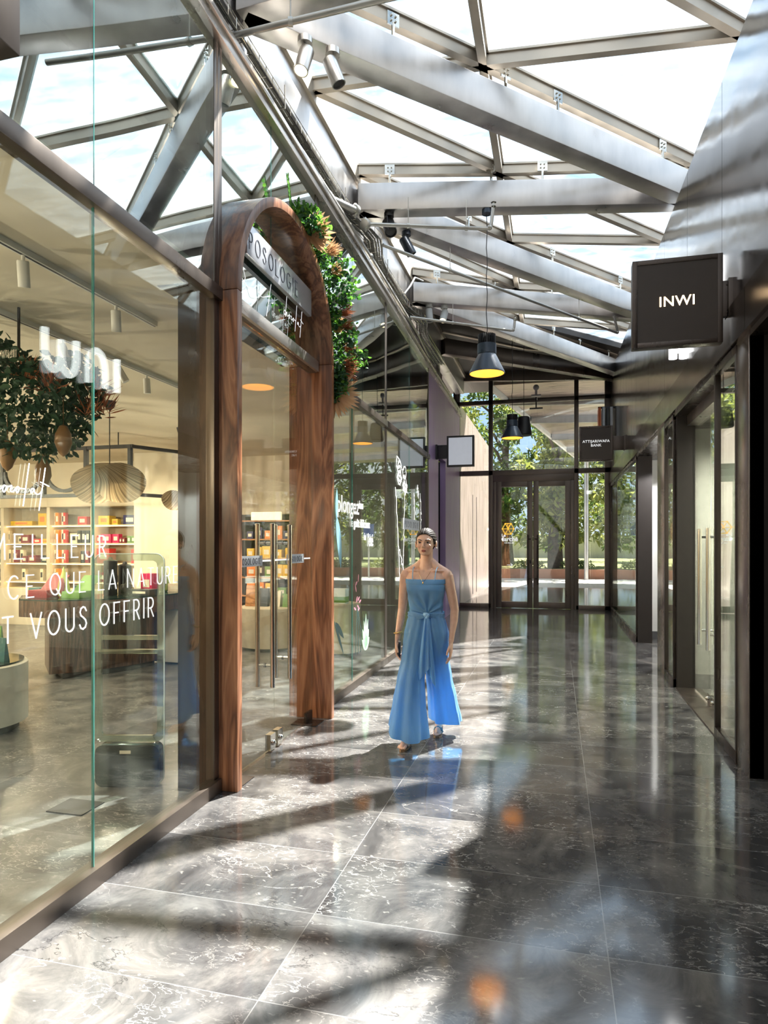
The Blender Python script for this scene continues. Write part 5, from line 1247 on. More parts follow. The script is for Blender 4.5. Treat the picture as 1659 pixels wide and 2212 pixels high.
def hat_lamp(loc, sc_, rz, label, two=True):
    s = thing('woven_lamp', label, 'lamp', loc, 'woven raffia lamps')
    def petal(cx, cz, rx, rz_, tilt, dy, nm):
        mb = MB(); rings = []
        n, m_ = 28, 6
        for j in range(m_+1):
            q = .04+.96*j/m_; ring = []
            for k in range(n):
                a = 2*pi*k/n; u = cx+rx*q*cos(a)*(1+.05*sin(3*a)); v = cz+rz_*q*sin(a)
                y = dy+.10*q*q*sin(a*1.0+tilt)+.05*q*cos(2*a)
                ring.append((loc[0]+sc_*(u*cos(rz)-y*sin(rz)), loc[1]+sc_*(u*sin(rz)+y*cos(rz)), loc[2]+sc_*v))
            rings.append(ring)
        vs = [[mb.bm.verts.new(p) for p in r] for r in rings]
        for a, b in zip(vs[:-1], vs[1:]):
            for k in range(n): mb.bm.faces.new((a[k], a[(k+1) % n], b[(k+1) % n], b[k]))
        mb.bm.faces.new(vs[0])
        r = bmesh.ops.solidify(mb.bm, geom=mb.bm.faces[:], thickness=.006)
        return mb.build(nm, fib, s, smooth=60)
    petal(-.17, .0, .26, .235, .6, .06, 'petal')
    if two: petal(.12, .02, .30, .235, 2.2, -.08, 'petal'); petal(.02, .20, .30, .09, 1.0, .18, 'petal')
    x, y, z = loc
    mb = MB(); mb.tube([(x, y, z+.2*sc_), (x, y, 3.19)], .006, 6); mb.build('cable', M['black'], s)
    mb = MB(); mb.lathe([(.02, 3.09), (.055, 3.13), (.07, 3.19)], (x, y, 0), 18); mb.build('ceiling_rose', M['black'], s)
    mb = MB(); mb.ell((x+.05*sc_, y+.05, z-.04), (.035, .035, .045), 12, 8); mb.build('light_bulb', M['bulb'], s)
hat_lamp((-4.95, 6.55, 2.23), .95, radians(38), 'large woven raffia lamp of overlapping round petals, nearest the glass')
hat_lamp((-5.1, 8.3, 2.17), .62, radians(38), 'smaller woven raffia lamp with a bare bulb, behind and right of the large one', two=False)
# ceiling tracks with spots in the shop
for i, (x, y0, y1) in enumerate(((-2.86, 1.0, 4.3), (-3.75, 3.0, 6.2))):
    s = thing('lighting_track', ['nearer white lighting track along the shop ceiling', 'farther white lighting track along the shop ceiling'][i], 'lighting track', (x, y0, 3.17), 'lighting tracks')
    mb = MB(); mb.box(x-.02, x+.02, y0, y1, 3.155, 3.189); mb.build('rail', M['white'], s); mb = MB(); mb.box(x-.006, x+.006, y0, y1, 3.153, 3.1545); mb.build('slot', M['black'], s)
def track_spot(x, y, dx, dy, lb):
    s = thing('track_spotlight', lb, 'spotlight', (x, y, 3.15), 'white track spotlights in the shop')
    mb = MB(); mb.tube([(x, y, 3.153), (x, y, 3.10)], .01, 8); mb.build('arm', M['white'], s)
    mb = MB(); mb.lathe([(.028, 0), (.032, .006), (.032, .14), (.026, .14)], (x-dx*.03, y-dy*.03, 3.12), 18, axis=(dx, dy, -1)); mb.build('body', M['white'], s)
for j, (x, y, dx, dy) in enumerate(((-2.86, 3.05, -.2, .3), (-2.86, 3.85, -.15, .25), (-2.86, 2.2, -.1, .3), (-3.75, 5.1, .5, .3), (-3.75, 5.5, 0, .1), (-3.75, 4.4, .4, .2))):
    track_spot(x, y, dx, dy, 'white tubular track spotlight, '+['above the mirrored letters', 'second along the nearer track', 'nearest one, at the left edge', 'tilted, first on the farther track', 'upright, on the farther track', 'behind the foliage on the farther track'][j])

# ------------------------------------------------------------------ outdoors beyond the end doors
terr = plain('terracotta_kerb', (.40, .19, .12), .75, ns=2)
mb = MB(); pts = [(-30+i*2.4, 31-.010*(-30+i*2.4-2)**2*.3) for i in range(26)]; strip(mb, pts, -.15, .42, .35)
tag(mb.build('planter_kerb', terr), 'long low terracotta planter kerb beyond the paving outside', 'kerb')
mb = MB(); mb.box(-30, 30, 60, 60.3, 0, 2.3); tag(mb.build('garden_wall', plain('pale_garden_wall', (.55, .52, .45), .8)), 'pale boundary wall behind the trees outside', 'wall')
def tree(loc, h, cr, seed, label, lm):
    r = random.Random(seed); s = thing('tree', label, 'tree', loc, 'trees beyond the end doors')
    x, y, z = loc; top = Vector((x+r.uniform(-1, 1), y, h*.75))
    mb = MB(); pts = [Vector((x+.25*sin(t*3+seed), y, z+t*(h*.8-z))) for t in [k/8 for k in range(9)]]
    mb.tube(pts, .3, 10, rs=[.38*(1-.75*k/8)+.03 for k in range(9)])
    for k in range(7):
        p = pts[3+k % 5]; a = r.uniform(0, 6.28); e = p+Vector((cos(a)*cr*.8, sin(a)*cr*.6, r.uniform(.5, 2.2)))
        mb.tube([p, (p+e)/2+Vector((0, 0, .3)), e], .08, 6, rs=[.12, .08, .03])
    mb.build('trunk', bark, s)
    mb = MB()
    cl = [Vector((x+r.gauss(0, cr*.55), y+r.gauss(0, cr*.4), r.uniform(h*.15, h))) for _ in range(60)]
    for c in cl:
        rad = cr*r.uniform(.22, .42)
        for _ in range(70):
            q = c+rvec(r)*rad*r.random()**.4
            leaf_quad(mb, q, rvec(r)+Vector((0, 0, -.5)), rvec(r), r.uniform(.26, .48), r.uniform(.10, .19))
    mb.build('crown', lm, s, smooth=0, kind='stuff')
bark = plain('grey_brown_bark', (.09, .065, .05), .9, ns=6, noise_amt=.4)
lm1 = leafmat('sunlit_tree_leaf', (.11, .15, .03), (.38, .40, .10), .6, .5); lm2 = leafmat('shaded_tree_leaf', (.04, .08, .02), (.17, .22, .05), .6, .45)  # sunlit and shaded looks are put into two leaf colours
for i, (x, y, h, cr) in enumerate(((-6.3, 35, 9, 2.0), (-2.6, 38, 11, 2.3), (.2, 34, 10, 1.9), (3.4, 38, 10.5, 2.2), (7.6, 36, 11, 2.4), (-11, 37, 10, 2.4), (12.5, 38, 12, 2.6), (-6.5, 49, 12, 2.4), (1.2, 50, 12, 2.6), (9.5, 51, 13, 2.6))):
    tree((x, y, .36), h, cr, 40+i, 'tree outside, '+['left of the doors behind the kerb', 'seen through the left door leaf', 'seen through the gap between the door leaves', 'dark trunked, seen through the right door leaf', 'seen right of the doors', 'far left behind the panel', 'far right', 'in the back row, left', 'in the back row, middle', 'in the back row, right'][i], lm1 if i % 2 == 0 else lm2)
rs_ = random.Random(3)
for i in range(9):
    x = -8.2+i*2.3; mb = MB()
    for _ in range(420):
        p = rvec(rs_)*.5*rs_.random()**.4; leaf_quad(mb, Vector((x, 33.5+rs_.uniform(-.3, .3), .65))+Vector((p.x*1.7, p.y, abs(p.z)*.8-.25)), rvec(rs_)+Vector((0, 0, .5)), rvec(rs_), .16, .05)
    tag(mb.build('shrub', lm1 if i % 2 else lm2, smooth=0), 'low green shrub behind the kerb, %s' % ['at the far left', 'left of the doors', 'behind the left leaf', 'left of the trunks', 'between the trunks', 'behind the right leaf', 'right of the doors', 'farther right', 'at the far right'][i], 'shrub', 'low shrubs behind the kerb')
tt = thing('totem_sign', 'dark upright totem board standing on the paving outside', 'sign', (-2.6, 27, 0))
mb = MB(); mb.box(-3.3, -2.15, 27, 27.2, 0, 2.6); mb.build('panel', plain('dark_green_totem', (.02, .04, .035), .4), tt, bevel=.01)
lp = thing('traffic_sign', 'blue square traffic sign on a white pole outside, right', 'sign', (3.3, 30, 0))
mb = MB(); mb.tube([(3.3, 30, 0), (3.3, 30, 2.4)], .04, 8); mb.build('pole', M['white'], lp); mb = MB(); mb.box(3.05, 3.55, 29.95, 29.98, 1.9, 2.5); mb.build('plate', plain('blue_sign', (.03, .10, .4), .4), lp)
# covered walk outside: canopy, polished floor, panelled side wall
cp = thing('canopy', 'broad beige metal canopy outside, above and right of the end doors', 'canopy', (3, 22, 5.5))
soff = metalmat('beige_soffit_panels', (.62, .50, .42), .32, (.25, 3, 1), .25, metal=.75)
mb = MB(); cpP = [(-1.50, 16.6), (8.5, 16.6), (8.5, 31), (.95, 31)]; mb.hexa([(x, y, 5.5) for x, y in cpP], [(x, y, 5.75) for x, y in cpP]); mb.build('soffit', soff, cp, smooth=0)
mb = MB(); mb.bar((-1.55, 16.6, 5.45), (.90, 31, 5.45), .08, .16); mb.build('edge_beam', M['white'], cp)
for y in (18.2, 21, 24.5, 28):
    mb = MB(); xl_ = -1.5+(y-16.6)*.17; mb.bar((xl_, y, 5.40), (8.4, y+1.6, 5.40), .12, .2); mb.build('cross_beam', M['steel'], cp)
for x, y in ((7.6, 18), (7.6, 29.5), (1.3, 30.6)):
    mb = MB(); mb.cyl((x, y, 0), .10, 0, 5.5, 16); mb.build('post', M['steel'], cp)
mb = MB(); mb.box(-2.42, 9, 16.5, 24.5, -.1, .0); structure('floor', mb, M['marble'], smooth=0)
pw = metalmat('pinkish_metal_panels', (.62, .50, .46), .35, (1, 1, .2), .05, metal=.5)
ow = thing('wall_outside', kind='structure')
for i in range(8):
    mb = MB(); mb.box(-2.50, -2.36, 16.52+i*.95, 17.46+i*.95, 0, 5.1); mb.build('panel', pw, ow, smooth=0)
for y in (19.4, 20.35):
    mb = MB(); mb.box(-2.365, -2.35, y-.03, y, .1, 3.0)
    mb.build('door_edge', M['black'], ow)
# ------------------------------------------------------------------ the woman in the blue jumpsuit
wo_ = thing('person', 'woman in a light blue knotted-waist jumpsuit walking toward the camera along the corridor', 'person', (-.985, 5.10, 0))
wo_.rotation_euler = (0, 0, radians(-1.5))
WLW = Vector((0, 0, 0))
def wbuild(mb, name, mat, parent=wo_, smooth=60, label=None, sub=0):
    """parts are modelled in the figure's own coordinates (facing -Y, feet on z = 0)"""
    bm = mb.bm; bmesh.ops.recalc_face_normals(bm, faces=bm.faces)
    me = bpy.data.meshes.new(name); bm.to_mesh(me); bm.free()
    for p in me.polygons: p.use_smooth = True
    me.set_sharp_from_angle(angle=radians(smooth)); me.materials.append(mat)
    o = bpy.data.objects.new(name, me); COL.objects.link(o); o.parent = parent
    if sub: m_ = o.modifiers.new('sub', 'SUBSURF'); m_.levels = sub; m_.render_levels = sub
    if label: o['label'] = label
    return o
def ellring(c, rx, ry, n=24, p=2.0, ph=0):
    out = []
    for k in range(n):
        a = 2*pi*k/n+ph; ca, sa = cos(a), sin(a)
        out.append((c[0]+rx*abs(ca)**(2/p)*(1 if ca >= 0 else -1), c[1]+ry*abs(sa)**(2/p)*(1 if sa >= 0 else -1), c[2]))
    return out
# --- one continuous skin: union of closed volumes, voxel-remeshed
mb = MB()
torso = [(1.385, .050, .050, 0, .022), (1.365, .062, .055, 0, .020), (1.345, .100, .062, 0, .018), (1.32, .150, .072, 0, .012), (1.285, .166, .084, 0, .004), (1.24, .158, .098, 0, -.004), (1.20, .146, .106, 0, -.008),
         (1.15, .136, .102, 0, -.004), (1.08, .122, .088, 0, .004), (1.02, .122, .086, 0, .006), (.94, .128, .086, 0, .010), (.87, .142, .092, 0, .012), (.80, .140, .088, 0, .012), (.76, .11, .07, 0, .01)]
mb.loft([ellring((x, y, z), rx, ry, 28, 2.25) for z, rx, ry, x, y in torso])
mb.tube([(0, .030, 1.55), (.0, .024, 1.47), (0, .020, 1.40), (0, .020, 1.34)], .05, 20, rs=[.050, .048, .050, .066])
# trapezius slopes, shoulders, collar bones
for s in (-1, 1):
    mb.tube([(s*.02, .035, 1.415), (s*.08, .030, 1.365), (s*.15, .018, 1.325)], .04, 14, rs=[.040, .040, .040])
    mb.ell((s*.163, .012, 1.305), (.045, .048, .052), 18, 12)
    mb.tube([(s*.012, -.040, 1.338), (s*.075, -.040, 1.345), (s*.145, -.012, 1.342)], .009, 8, rs=[.008, .010, .009])
    mb.ell((s*.062, -.062, 1.205), (.052, .036, .050), 16, 10)
armL = [(-.168, .012, 1.31), (-.182, .018, 1.20), (-.192, .030, 1.12), (-.202, .038, 1.04), (-.212, .020, .95), (-.222, -.010, .86), (-.226, -.022, .805)]
armR = [(.168, .012, 1.31), (.190, .020, 1.20), (.205, .034, 1.12), (.218, .046, 1.04), (.214, .030, .95), (.206, -.004, .86), (.202, -.020, .800)]
for A in (armL, armR): mb.tube(A, .04, 18, rs=[.044, .040, .037, .033, .031, .023, .020])
def hand(w, s, curl):
    w = Vector(w)
    # palm: flattened, facing the thigh (thin along x)
    mb.loft([[(w.x+a*tx, w.y+b*ty+oy, w.z+z) for a, b in [(cos(2*pi*k/14), sin(2*pi*k/14)) for k in range(14)]] for z, tx, ty, oy in ((.02, .017, .020, 0), (-.012, .016, .026, -.002), (-.045, .015, .034, -.004), (-.075, .013, .036, -.006), (-.088, .010, .033, -.007))])
    for j, (oy, l1, l2, l3) in enumerate(((-.034, .036, .024, .018), (-.015, .040, .027, .020), (.004, .037, .025, .019), (.021, .029, .020, .016))):
        b = w+Vector((0, oy, -.080)); k = curl*(1+.15*j)
        p1 = b+Vector((-s*.004*k, -.002, -l1)); p2 = p1+Vector((-s*.012*k, -.004*k, -l2)); p3 = p2+Vector((-s*.014*k, -.006*k, -l3*.85))
        mb.tube([b+Vector((0, 0, .02)), b, p1, p2, p3], .008, 10, rs=[.0085, .0088, .0080, .0073, .0058])
    t0 = w+Vector((0, -.026, -.020)); t1 = t0+Vector((-s*.008, -.022, -.026)); t2 = t1+Vector((-s*.010, -.008, -.028)); t3 = t2+Vector((-s*.004, .000, -.020))
    mb.tube([t0+Vector((0, .012, .01)), t0, t1, t2, t3], .009, 10, rs=[.012, .012, .0105, .0090, .0065])
hand((-.227, -.024, .80), -1, 1.6); hand((.201, -.022, .795), 1, 1.0)
# legs: her right (image left) forward, the other one behind on its toes
legA = [(-.085, .005, .84), (-.090, -.03, .68), (-.098, -.085, .50), (-.103, -.10, .38), (-.108, -.11, .22), (-.110, -.125, .10), (-.110, -.13, .055)]
legB = [(.085, .010, .84), (.075, .03, .68), (.060, .055, .50), (.055, .13, .38), (.052, .21, .24), (.052, .255, .13), (.052, .262, .09)]
for A in (legA, legB): mb.tube(A, .06, 18, rs=[.074, .068, .052, .050, .040, .031, .032])
def foot(a, toe, heel_up):
    a = Vector(a); t = Vector(toe); d = (t-a)
    mb.tube([a+Vector((0, .030, -.018+heel_up*.0)), a+Vector((0, 0, -.010)), a+d*.4, a+d*.75, t], .03, 16, rs=[.026, .032, .029, .025, .014])
    sd = Vector((1, 0, 0))
    for k, (o, l, r) in enumerate(((-.026, .022, .0105), (-.010, .026, .0085), (.004, .022, .008), (.017, .016, .0075), (.028, .008, .007))):
        o_ = o*(1 if a.x > 0 else -1)
        b = a+d*.80+sd*o_
        mb.tube([b, b+d.normalized()*(l+.022)+Vector((0, 0, -.004))], r, 8, rs=[r, r*.8])
foot((-.110, -.13, .062), (-.128, -.275, .030), 0); foot((.052, .262, .098), (.060, .150, .034), 1)
# head: skull, face, jaw, ears, nose, lips
HZ = 1.585
mb.ell((0, .014, HZ), (.0735, .090, .0855), 32, 20)
mb.loft([ellring((0, y, z), rx, ry, 28, 2.1) for z, rx, ry, y in ((1.656, .030, .030, .010), (1.640, .050, .050, .000), (1.622, .061, .063, -.010), (1.604, .0655, .070, -.017), (1.59, .0665, .072, -.021), (1.56, .0660, .070, -.024), (1.53, .0625, .066, -.026), (1.505, .0555, .061, -.029), (1.487, .044, .052, -.035), (1.473, .032, .038, -.044), (1.465, .018, .022, -.050))])
mb.ell((0, -.083, 1.478), (.019, .013, .014), 14, 10)
mb.tube([(0, -.092, 1.562), (0, -.103, 1.545), (0, -.113, 1.530)], .008, 12, rs=[.0065, .0080, .0098])
for s in (-1, 1):
    mb.ell((s*.0105, -.103, 1.5275), (.0070, .0085, .0065), 12, 8)
    mb.ell((s*.0775, .008, 1.553), (.009, .017, .029), 14, 12, rot=Matrix.Rotation(s*radians(18), 3, 'Z'))
    mb.ell((s*.034, -.078, 1.538), (.022, .014, .018), 14, 10)
    mb.tube([(s*.012, -.0905, 1.581), (s*.032, -.0885, 1.585), (s*.050, -.073, 1.579)], .0058, 10, rs=[.0055, .0062, .005])
for z, r, dy in ((1.5038, .0042, .0015), (1.4972, .0050, .002)):
    mb.tube([(-.024, -.083+dy, 1.5005), (-.012, -.0925+dy, z), (0, -.0950+dy, z-.0006), (.012, -.0925+dy, z), (.024, -.083+dy, 1.5005)], r, 10, rs=[.0025, r, r, r, .0025])
bm = mb.bm; bmesh.ops.recalc_face_normals(bm, faces=bm.faces)
me0 = bpy.data.meshes.new('body'); bm.to_mesh(me0); bm.free()
ob = bpy.data.objects.new('body', me0); COL.objects.link(ob)
rm = ob.modifiers.new('r', 'REMESH'); rm.mode = 'VOXEL'; rm.voxel_size = .0034; rm.use_smooth_shade = True
sm_ = ob.modifiers.new('s', 'SMOOTH'); sm_.factor = .5; sm_.iterations = 3
dg = bpy.context.evaluated_depsgraph_get(); me1 = bpy.data.meshes.new_from_object(ob.evaluated_get(dg)); ob.modifiers.clear(); ob.data = me1; bpy.data.meshes.remove(me0); me1.name = 'body'
def g3(p, c, r): return exp(-(((p.x-c[0])/r[0])**2+((p.y-c[1])/r[1])**2+((p.z-c[2])/r[2])**2))
ca = me1.color_attributes.new('tone', 'FLOAT_COLOR', 'POINT')
for i, v in enumerate(me1.vertices):
    p = v.co; lip = 0; br_ = 0
    if p.z > 1.45 and p.y < -.02:
        for s in (-1, 1):
            v.co.y += .0105*g3(p, (s*.032, -.086, 1.5655), (.0175, .03, .0105))      # eye sockets
            v.co.y += .0050*g3(p, (s*.014, -.092, 1.560), (.008, .02, .012))
            v.co.y += .0030*g3(p, (s*.028, -.09, 1.503), (.010, .03, .016))           # cheek hollow beside the mouth
        v.co.y += .0050*g3(p, (0, -.09, 1.4885), (.020, .02, .0055))
        lip = min(1, 1.6*max(g3(p, (0, -.094, 1.5045), (.0195, .03, .0042)), g3(p, (0, -.094, 1.4972), (.0175, .03, .0048))))
        lip = 0 if lip < .45 else lip
        br_ = .35*sum(g3(p, (s*.040, -.075, 1.525), (.018, .03, .016)) for s in (-1, 1))
    if p.z > 1.3 and p.z < 1.37 and p.y < 0: v.co.y += .006*g3(p, (0, -.045, 1.345), (.011, .03, .014))
    ca.data[i].color = (lip, br_, 0, 1)
for p in me1.polygons: p.use_smooth = True
m, t, out = newmat('warm_skin')
b = N(t, 'ShaderNodeBsdfPrincipled'); at = N(t, 'ShaderNodeVertexColor'); at.layer_name = 'tone'; sp_ = N(t, 'ShaderNodeSeparateColor'); L(t, at.outputs['Color'], sp_.inputs[0])
tc = N(t, 'ShaderNodeTexCoord'); nz = N(t, 'ShaderNodeTexNoise'); nz.inputs['Scale'].default_value = 30; nz.inputs['Detail'].default_value = 4; L(t, tc.outputs['Object'], nz.inputs['Vector'])
r = ramp(t, [(.3, (.78, .46, .32)), (.7, (.86, .54, .39))]); L(t, nz.outputs['Fac'], r.inputs['Fac'])
m1 = N(t, 'ShaderNodeMix', data_type='RGBA'); L(t, sp_.outputs['Green'], m1.inputs['Factor']); L(t, r.outputs['Color'], m1.inputs['A']); m1.inputs['B'].default_value = (.72, .30, .21, 1)
m2 = N(t, 'ShaderNodeMix', data_type='RGBA'); L(t, sp_.outputs['Red'], m2.inputs['Factor']); L(t, m1.outputs['Result'], m2.inputs['A']); m2.inputs['B'].default_value = (.36, .07, .06, 1)
L(t, m2.outputs['Result'], b.inputs['Base Color']); b.inputs['Roughness'].default_value = .42; b.inputs['Subsurface Weight'].default_value = .12; b.inputs['Subsurface Radius'].default_value = (.02, .008, .004); b.inputs['Subsurface Scale'].default_value = .6
L(t, b.outputs[0], out.inputs[0]); me1.materials.clear(); me1.materials.append(m)
ob.parent = wo_
# eyes, brows, lashes
eyew = plain('eye_white', (.55, .50, .46), .2, noise_amt=0); iris = plain('dark_brown_iris', (.028, .013, .008), .12, noise_amt=0); hairm = metalmat('dark_brown_hair', (.012, .007, .005), .6, (14, 3, 3), .3, metal=0); lash = plain('dark_lash', (.015, .009, .007), .5, noise_amt=0)
for s in (-1, 1):
    mb = MB(); mb.ell((s*.0315, -.0735, 1.5645), (.0118, .0118, .0118), 20, 14); ey = wbuild(mb, 'eye', eyew)
    mb = MB(); mb.ell((s*.0312, -.0824, 1.5650), (.0062, .0040, .0062), 16, 10); wbuild(mb, 'iris', iris, ey)
    mb = MB(); mb.tube([(s*.0185, -.0868, 1.5640), (s*.025, -.0900, 1.5695), (s*.033, -.0905, 1.5708), (s*.041, -.0865, 1.5688), (s*.0475, -.0790, 1.5650)], .0014, 6, rs=[.0006, .0015, .0020, .0019, .0008])
    mb.tube([(s*.0225, -.0868, 1.5598), (s*.032, -.0885, 1.5580), (s*.043, -.0820, 1.5605)], .0007, 5); wbuild(mb, 'eyelashes', lash)
    mb = MB(); mb.tube([(s*.0135, -.0950, 1.5790), (s*.024, -.0955, 1.5842), (s*.038, -.0900, 1.5880), (s*.0545, -.0700, 1.5800)], .003, 8, rs=[.0022, .0031, .0027, .0008]); wbuild(mb, 'eyebrow', lash)
    mb = MB(); mb.ell((s*.0845, -.002, 1.520), (.006, .006, .006), 12, 8); mb.tube([(s*.083, .0, 1.534), (s*.0845, -.002, 1.524)], .0012, 6); wbuild(mb, 'earring', plain('pearl', (.8, .76, .68), .15, coat=1))
    mb = MB(); mb.ell((s*.0065, -.1075, 1.5245), (.0026, .003, .0018), 8, 6); wbuild(mb, 'nostril', plain('nostril_shade', (.10, .035, .025), .8, noise_amt=0))
# hair: close-combed cap with a centre parting, and a low bun
mb = MB(); n1, n2 = 128, 90; grid = {}
for i in range(n2+1):
    th = pi*.80*i/n2
    for k in range(n1):
        a = 2*pi*k/n1; x, y, z = sin(th)*cos(a), sin(th)*sin(a), cos(th)
        part = .0035*exp(-(x/.05)**2)*(1 if y < .3 else 0)*max(0, z)
        stri = .0010*sin(26*atan2(z-.2, abs(x)+.08)+3*y)
        R = 1.0
        grid[i, k] = mb.bm.verts.new((x*(.0772+stri-part), .013+y*(.0975+stri-part), HZ+z*(.0915+stri-part*1.6)))
def hairline(x, y, z):
    # keep when above the face outline
    if y > .012: return True
    ax = abs(x)
    zl = 1.628-.018*(ax/.045)**2.4 if ax < .060 else 1.592-3.2*(ax-.060)
    if ax > .066: zl = 1.545 + 1.6*max(0, -y-.02)
    return z > zl
for i in range(n2):
    for k in range(n1):
        vs = [grid[i, k], grid[i+1, k], grid[i+1, (k+1) % n1], grid[i, (k+1) % n1]]
        c = sum((v.co for v in vs), Vector())/4
        if hairline(c.x, c.y, c.z) and c.z > 1.512:
            if i == 0 and False: continue
            try: mb.bm.faces.new(vs)
            except ValueError: pass
bmesh.ops.remove_doubles(mb.bm, verts=mb.bm.verts, dist=1e-5)
bmesh.ops.delete(mb.bm, geom=[v for v in mb.bm.verts if not v.link_faces], context='VERTS')
for _ in range(14): bmesh.ops.smooth_vert(mb.bm, verts=[v for v in mb.bm.verts if v.is_boundary or any(e.other_vert(v).is_boundary for e in v.link_edges)], factor=.5, use_axis_x=True, use_axis_y=True, use_axis_z=True)
bmesh.ops.solidify(mb.bm, geom=mb.bm.faces[:], thickness=-.004)
wbuild(mb, 'hair', hairm, smooth=70)
mb = MB(); mb.ell((0, .112, 1.545), (.038, .030, .036), 18, 12); wbuild(mb, 'hair_bun', hairm)

# --- fabric
m, t, out = newmat('light_blue_satin')
b = N(t, 'ShaderNodeBsdfPrincipled'); b.inputs['Base Color'].default_value = (.17, .40, .70, 1); b.inputs['Roughness'].default_value = .42; b.inputs['Sheen Weight'].default_value = .25
tc = N(t, 'ShaderNodeTexCoord'); mp2 = N(t, 'ShaderNodeMapping'); mp2.inputs['Scale'].default_value = (9, 9, .9); nz = N(t, 'ShaderNodeTexNoise'); nz.inputs['Scale'].default_value = 2.2; nz.inputs['Detail'].default_value = 3
L(t, tc.outputs['Object'], mp2.inputs[0]); L(t, mp2.outputs[0], nz.inputs['Vector'])
r = ramp(t, [(.3, (.36, .66, .90)), (.7, (.44, .74, .97))]); L(t, nz.outputs['Fac'], r.inputs['Fac']); L(t, r.outputs['Color'], b.inputs['Base Color'])
bp = N(t, 'ShaderNodeBump'); bp.inputs['Strength'].default_value = .35; bp.inputs['Distance'].default_value = .02; L(t, nz.outputs['Fac'], bp.inputs['Height']); L(t, bp.outputs[0], b.inputs['Normal'])
tl = N(t, 'ShaderNodeBsdfTranslucent'); tl.inputs['Color'].default_value = (.10, .52, 1.0, 1)
mx = N(t, 'ShaderNodeMixShader'); mx.inputs[0].default_value = .30; L(t, b.outputs[0], mx.inputs[1]); L(t, tl.outputs[0], mx.inputs[2]); L(t, mx.outputs[0], out.inputs[0])
satin = m
def interp(tab, z):
    for a, b_ in zip(tab[:-1], tab[1:]):
        if a[0] >= z >= b_[0]:
            u = (a[0]-z)/(a[0]-b_[0]); u = u*u*(3-2*u)*.5+u*.5
            return [p+(q-p)*u for p, q in zip(a[1:], b_[1:])]
    return list(tab[-1][1:] if z < tab[-1][0] else tab[0][1:])
KX, KZ = .028, 1.012
bt = [(1.285, .165, .092, 0, .003), (1.25, .160, .104, 0, -.004), (1.20, .150, .118, 0, -.012), (1.15, .143, .112, 0, -.008), (1.08, .134, .100, 0, .002), (1.02, .132, .096, 0, .005), (.985, .140, .102, 0, .007)]
mb = MB(); rings = []; nz_, nt = 60, 120
for i in range(nz_+1):
    z = 1.280-(1.280-.985)*i/nz_; rx, ry, cx, cy = interp(bt, z); ring = []
    for k in range(nt):
        a = 2*pi*k/nt; ca_, sa_ = cos(a), sin(a)
        x = cx+rx*abs(ca_)**.9*(1 if ca_ >= 0 else -1); y = cy+ry*abs(sa_)**.9*(1 if sa_ >= 0 else -1)
        f = 0
        if sa_ < 0:
            dx, dz = x-KX, z-KZ; dist = sqrt(dx*dx+dz*dz); ang = atan2(dz, dx)
            f = .0105*sin(ang*12+1.1*sin(dx*20))*exp(-((dist-.10)/.085)**2)*min(1, -sa_*1.6)
            if z > 1.235: f *= .2
            if abs(z-1.238) < .006: f -= .003
        f += .0015*sin(z*60+3*a)*(z < 1.2)
        d = Vector((ca_/rx, sa_/ry, 0)).normalized()
        ring.append((x+d.x*f, y+d.y*f, z))
    rings.append(ring)
mb.loft(rings, cap=False); bmesh.ops.solidify(mb.bm, geom=mb.bm.faces[:], thickness=.003); wbuild(mb, 'bodice', satin, smooth=80)
for s in (-1, 1):
    mb = MB(); P = [(s*.088, -.086, 1.272), (s*.091, -.075, 1.31), (s*.094, -.052, 1.352), (s*.096, -.012, 1.372), (s*.094, .03, 1.372), (s*.09, .075, 1.335), (s*.085, .100, 1.27)]
    P = [(x*.98, y-.002, z-.001) for x, y, z in P]; mb.tube(curve_pts(P, 4), .0035, 8); wbuild(mb, 'shoulder_strap', satin)
def trouser(tab, seed, name, hem):
    mb = MB(); rings = []; nn, kk = 70, 96; r0 = random.Random(seed); ph = [r0.uniform(0, 6.28) for _ in range(5)]
    ztop_, zbot = tab[0][0], tab[-1][0]
    for i in range(nn+1):
        z = ztop_-(ztop_-zbot)*i/nn; rx, ry, cx, cy = interp(tab, z); q = max(0, (.86-z)/.75); ring = []
        for k in range(kk):
            a = 2*pi*k/kk
            f = 1+q*(.11*sin(5*a+ph[0]+.8*q)+.05*sin(9*a+ph[1]+q*1.5)+.03*sin(3*a+ph[2])) + (1-min(1, q*2))*.022*sin(13*a+ph[3])
            zz = z + (hem(cos(a), sin(a))*max(0, (q-.6)/.4) if q > .6 else 0)
            ring.append((cx+rx*f*cos(a), cy+ry*f*sin(a), zz))
        rings.append(ring)
    mb.loft(rings, cap=False); bmesh.ops.solidify(mb.bm, geom=mb.bm.faces[:], thickness=.002); return wbuild(mb, name, satin, smooth=80)
trouser([(1.0, .094, .100, -.044, .005), (.93, .104, .114, -.052, .008), (.86, .108, .122, -.064, .006), (.78, .100, .118, -.080, -.008), (.66, .096, .110, -.094, -.035), (.5, .105, .112, -.108, -.085), (.33, .122, .125, -.118, -.10), (.10, .150, .150, -.120, -.12)], 2, 'trouser_leg', lambda c, s: -.030*c+.03*s)
trouser([(1.0, .094, .100, .044, .005), (.93, .106, .114, .052, .008), (.86, .110, .120, .066, .012), (.78, .098, .114, .080, .02), (.66, .092, .106, .086, .035), (.5, .100, .110, .094, .07), (.33, .112, .125, .108, .13), (.135, .128, .150, .122, .20)], 5, 'trouser_leg', lambda c, s: -.01*c)
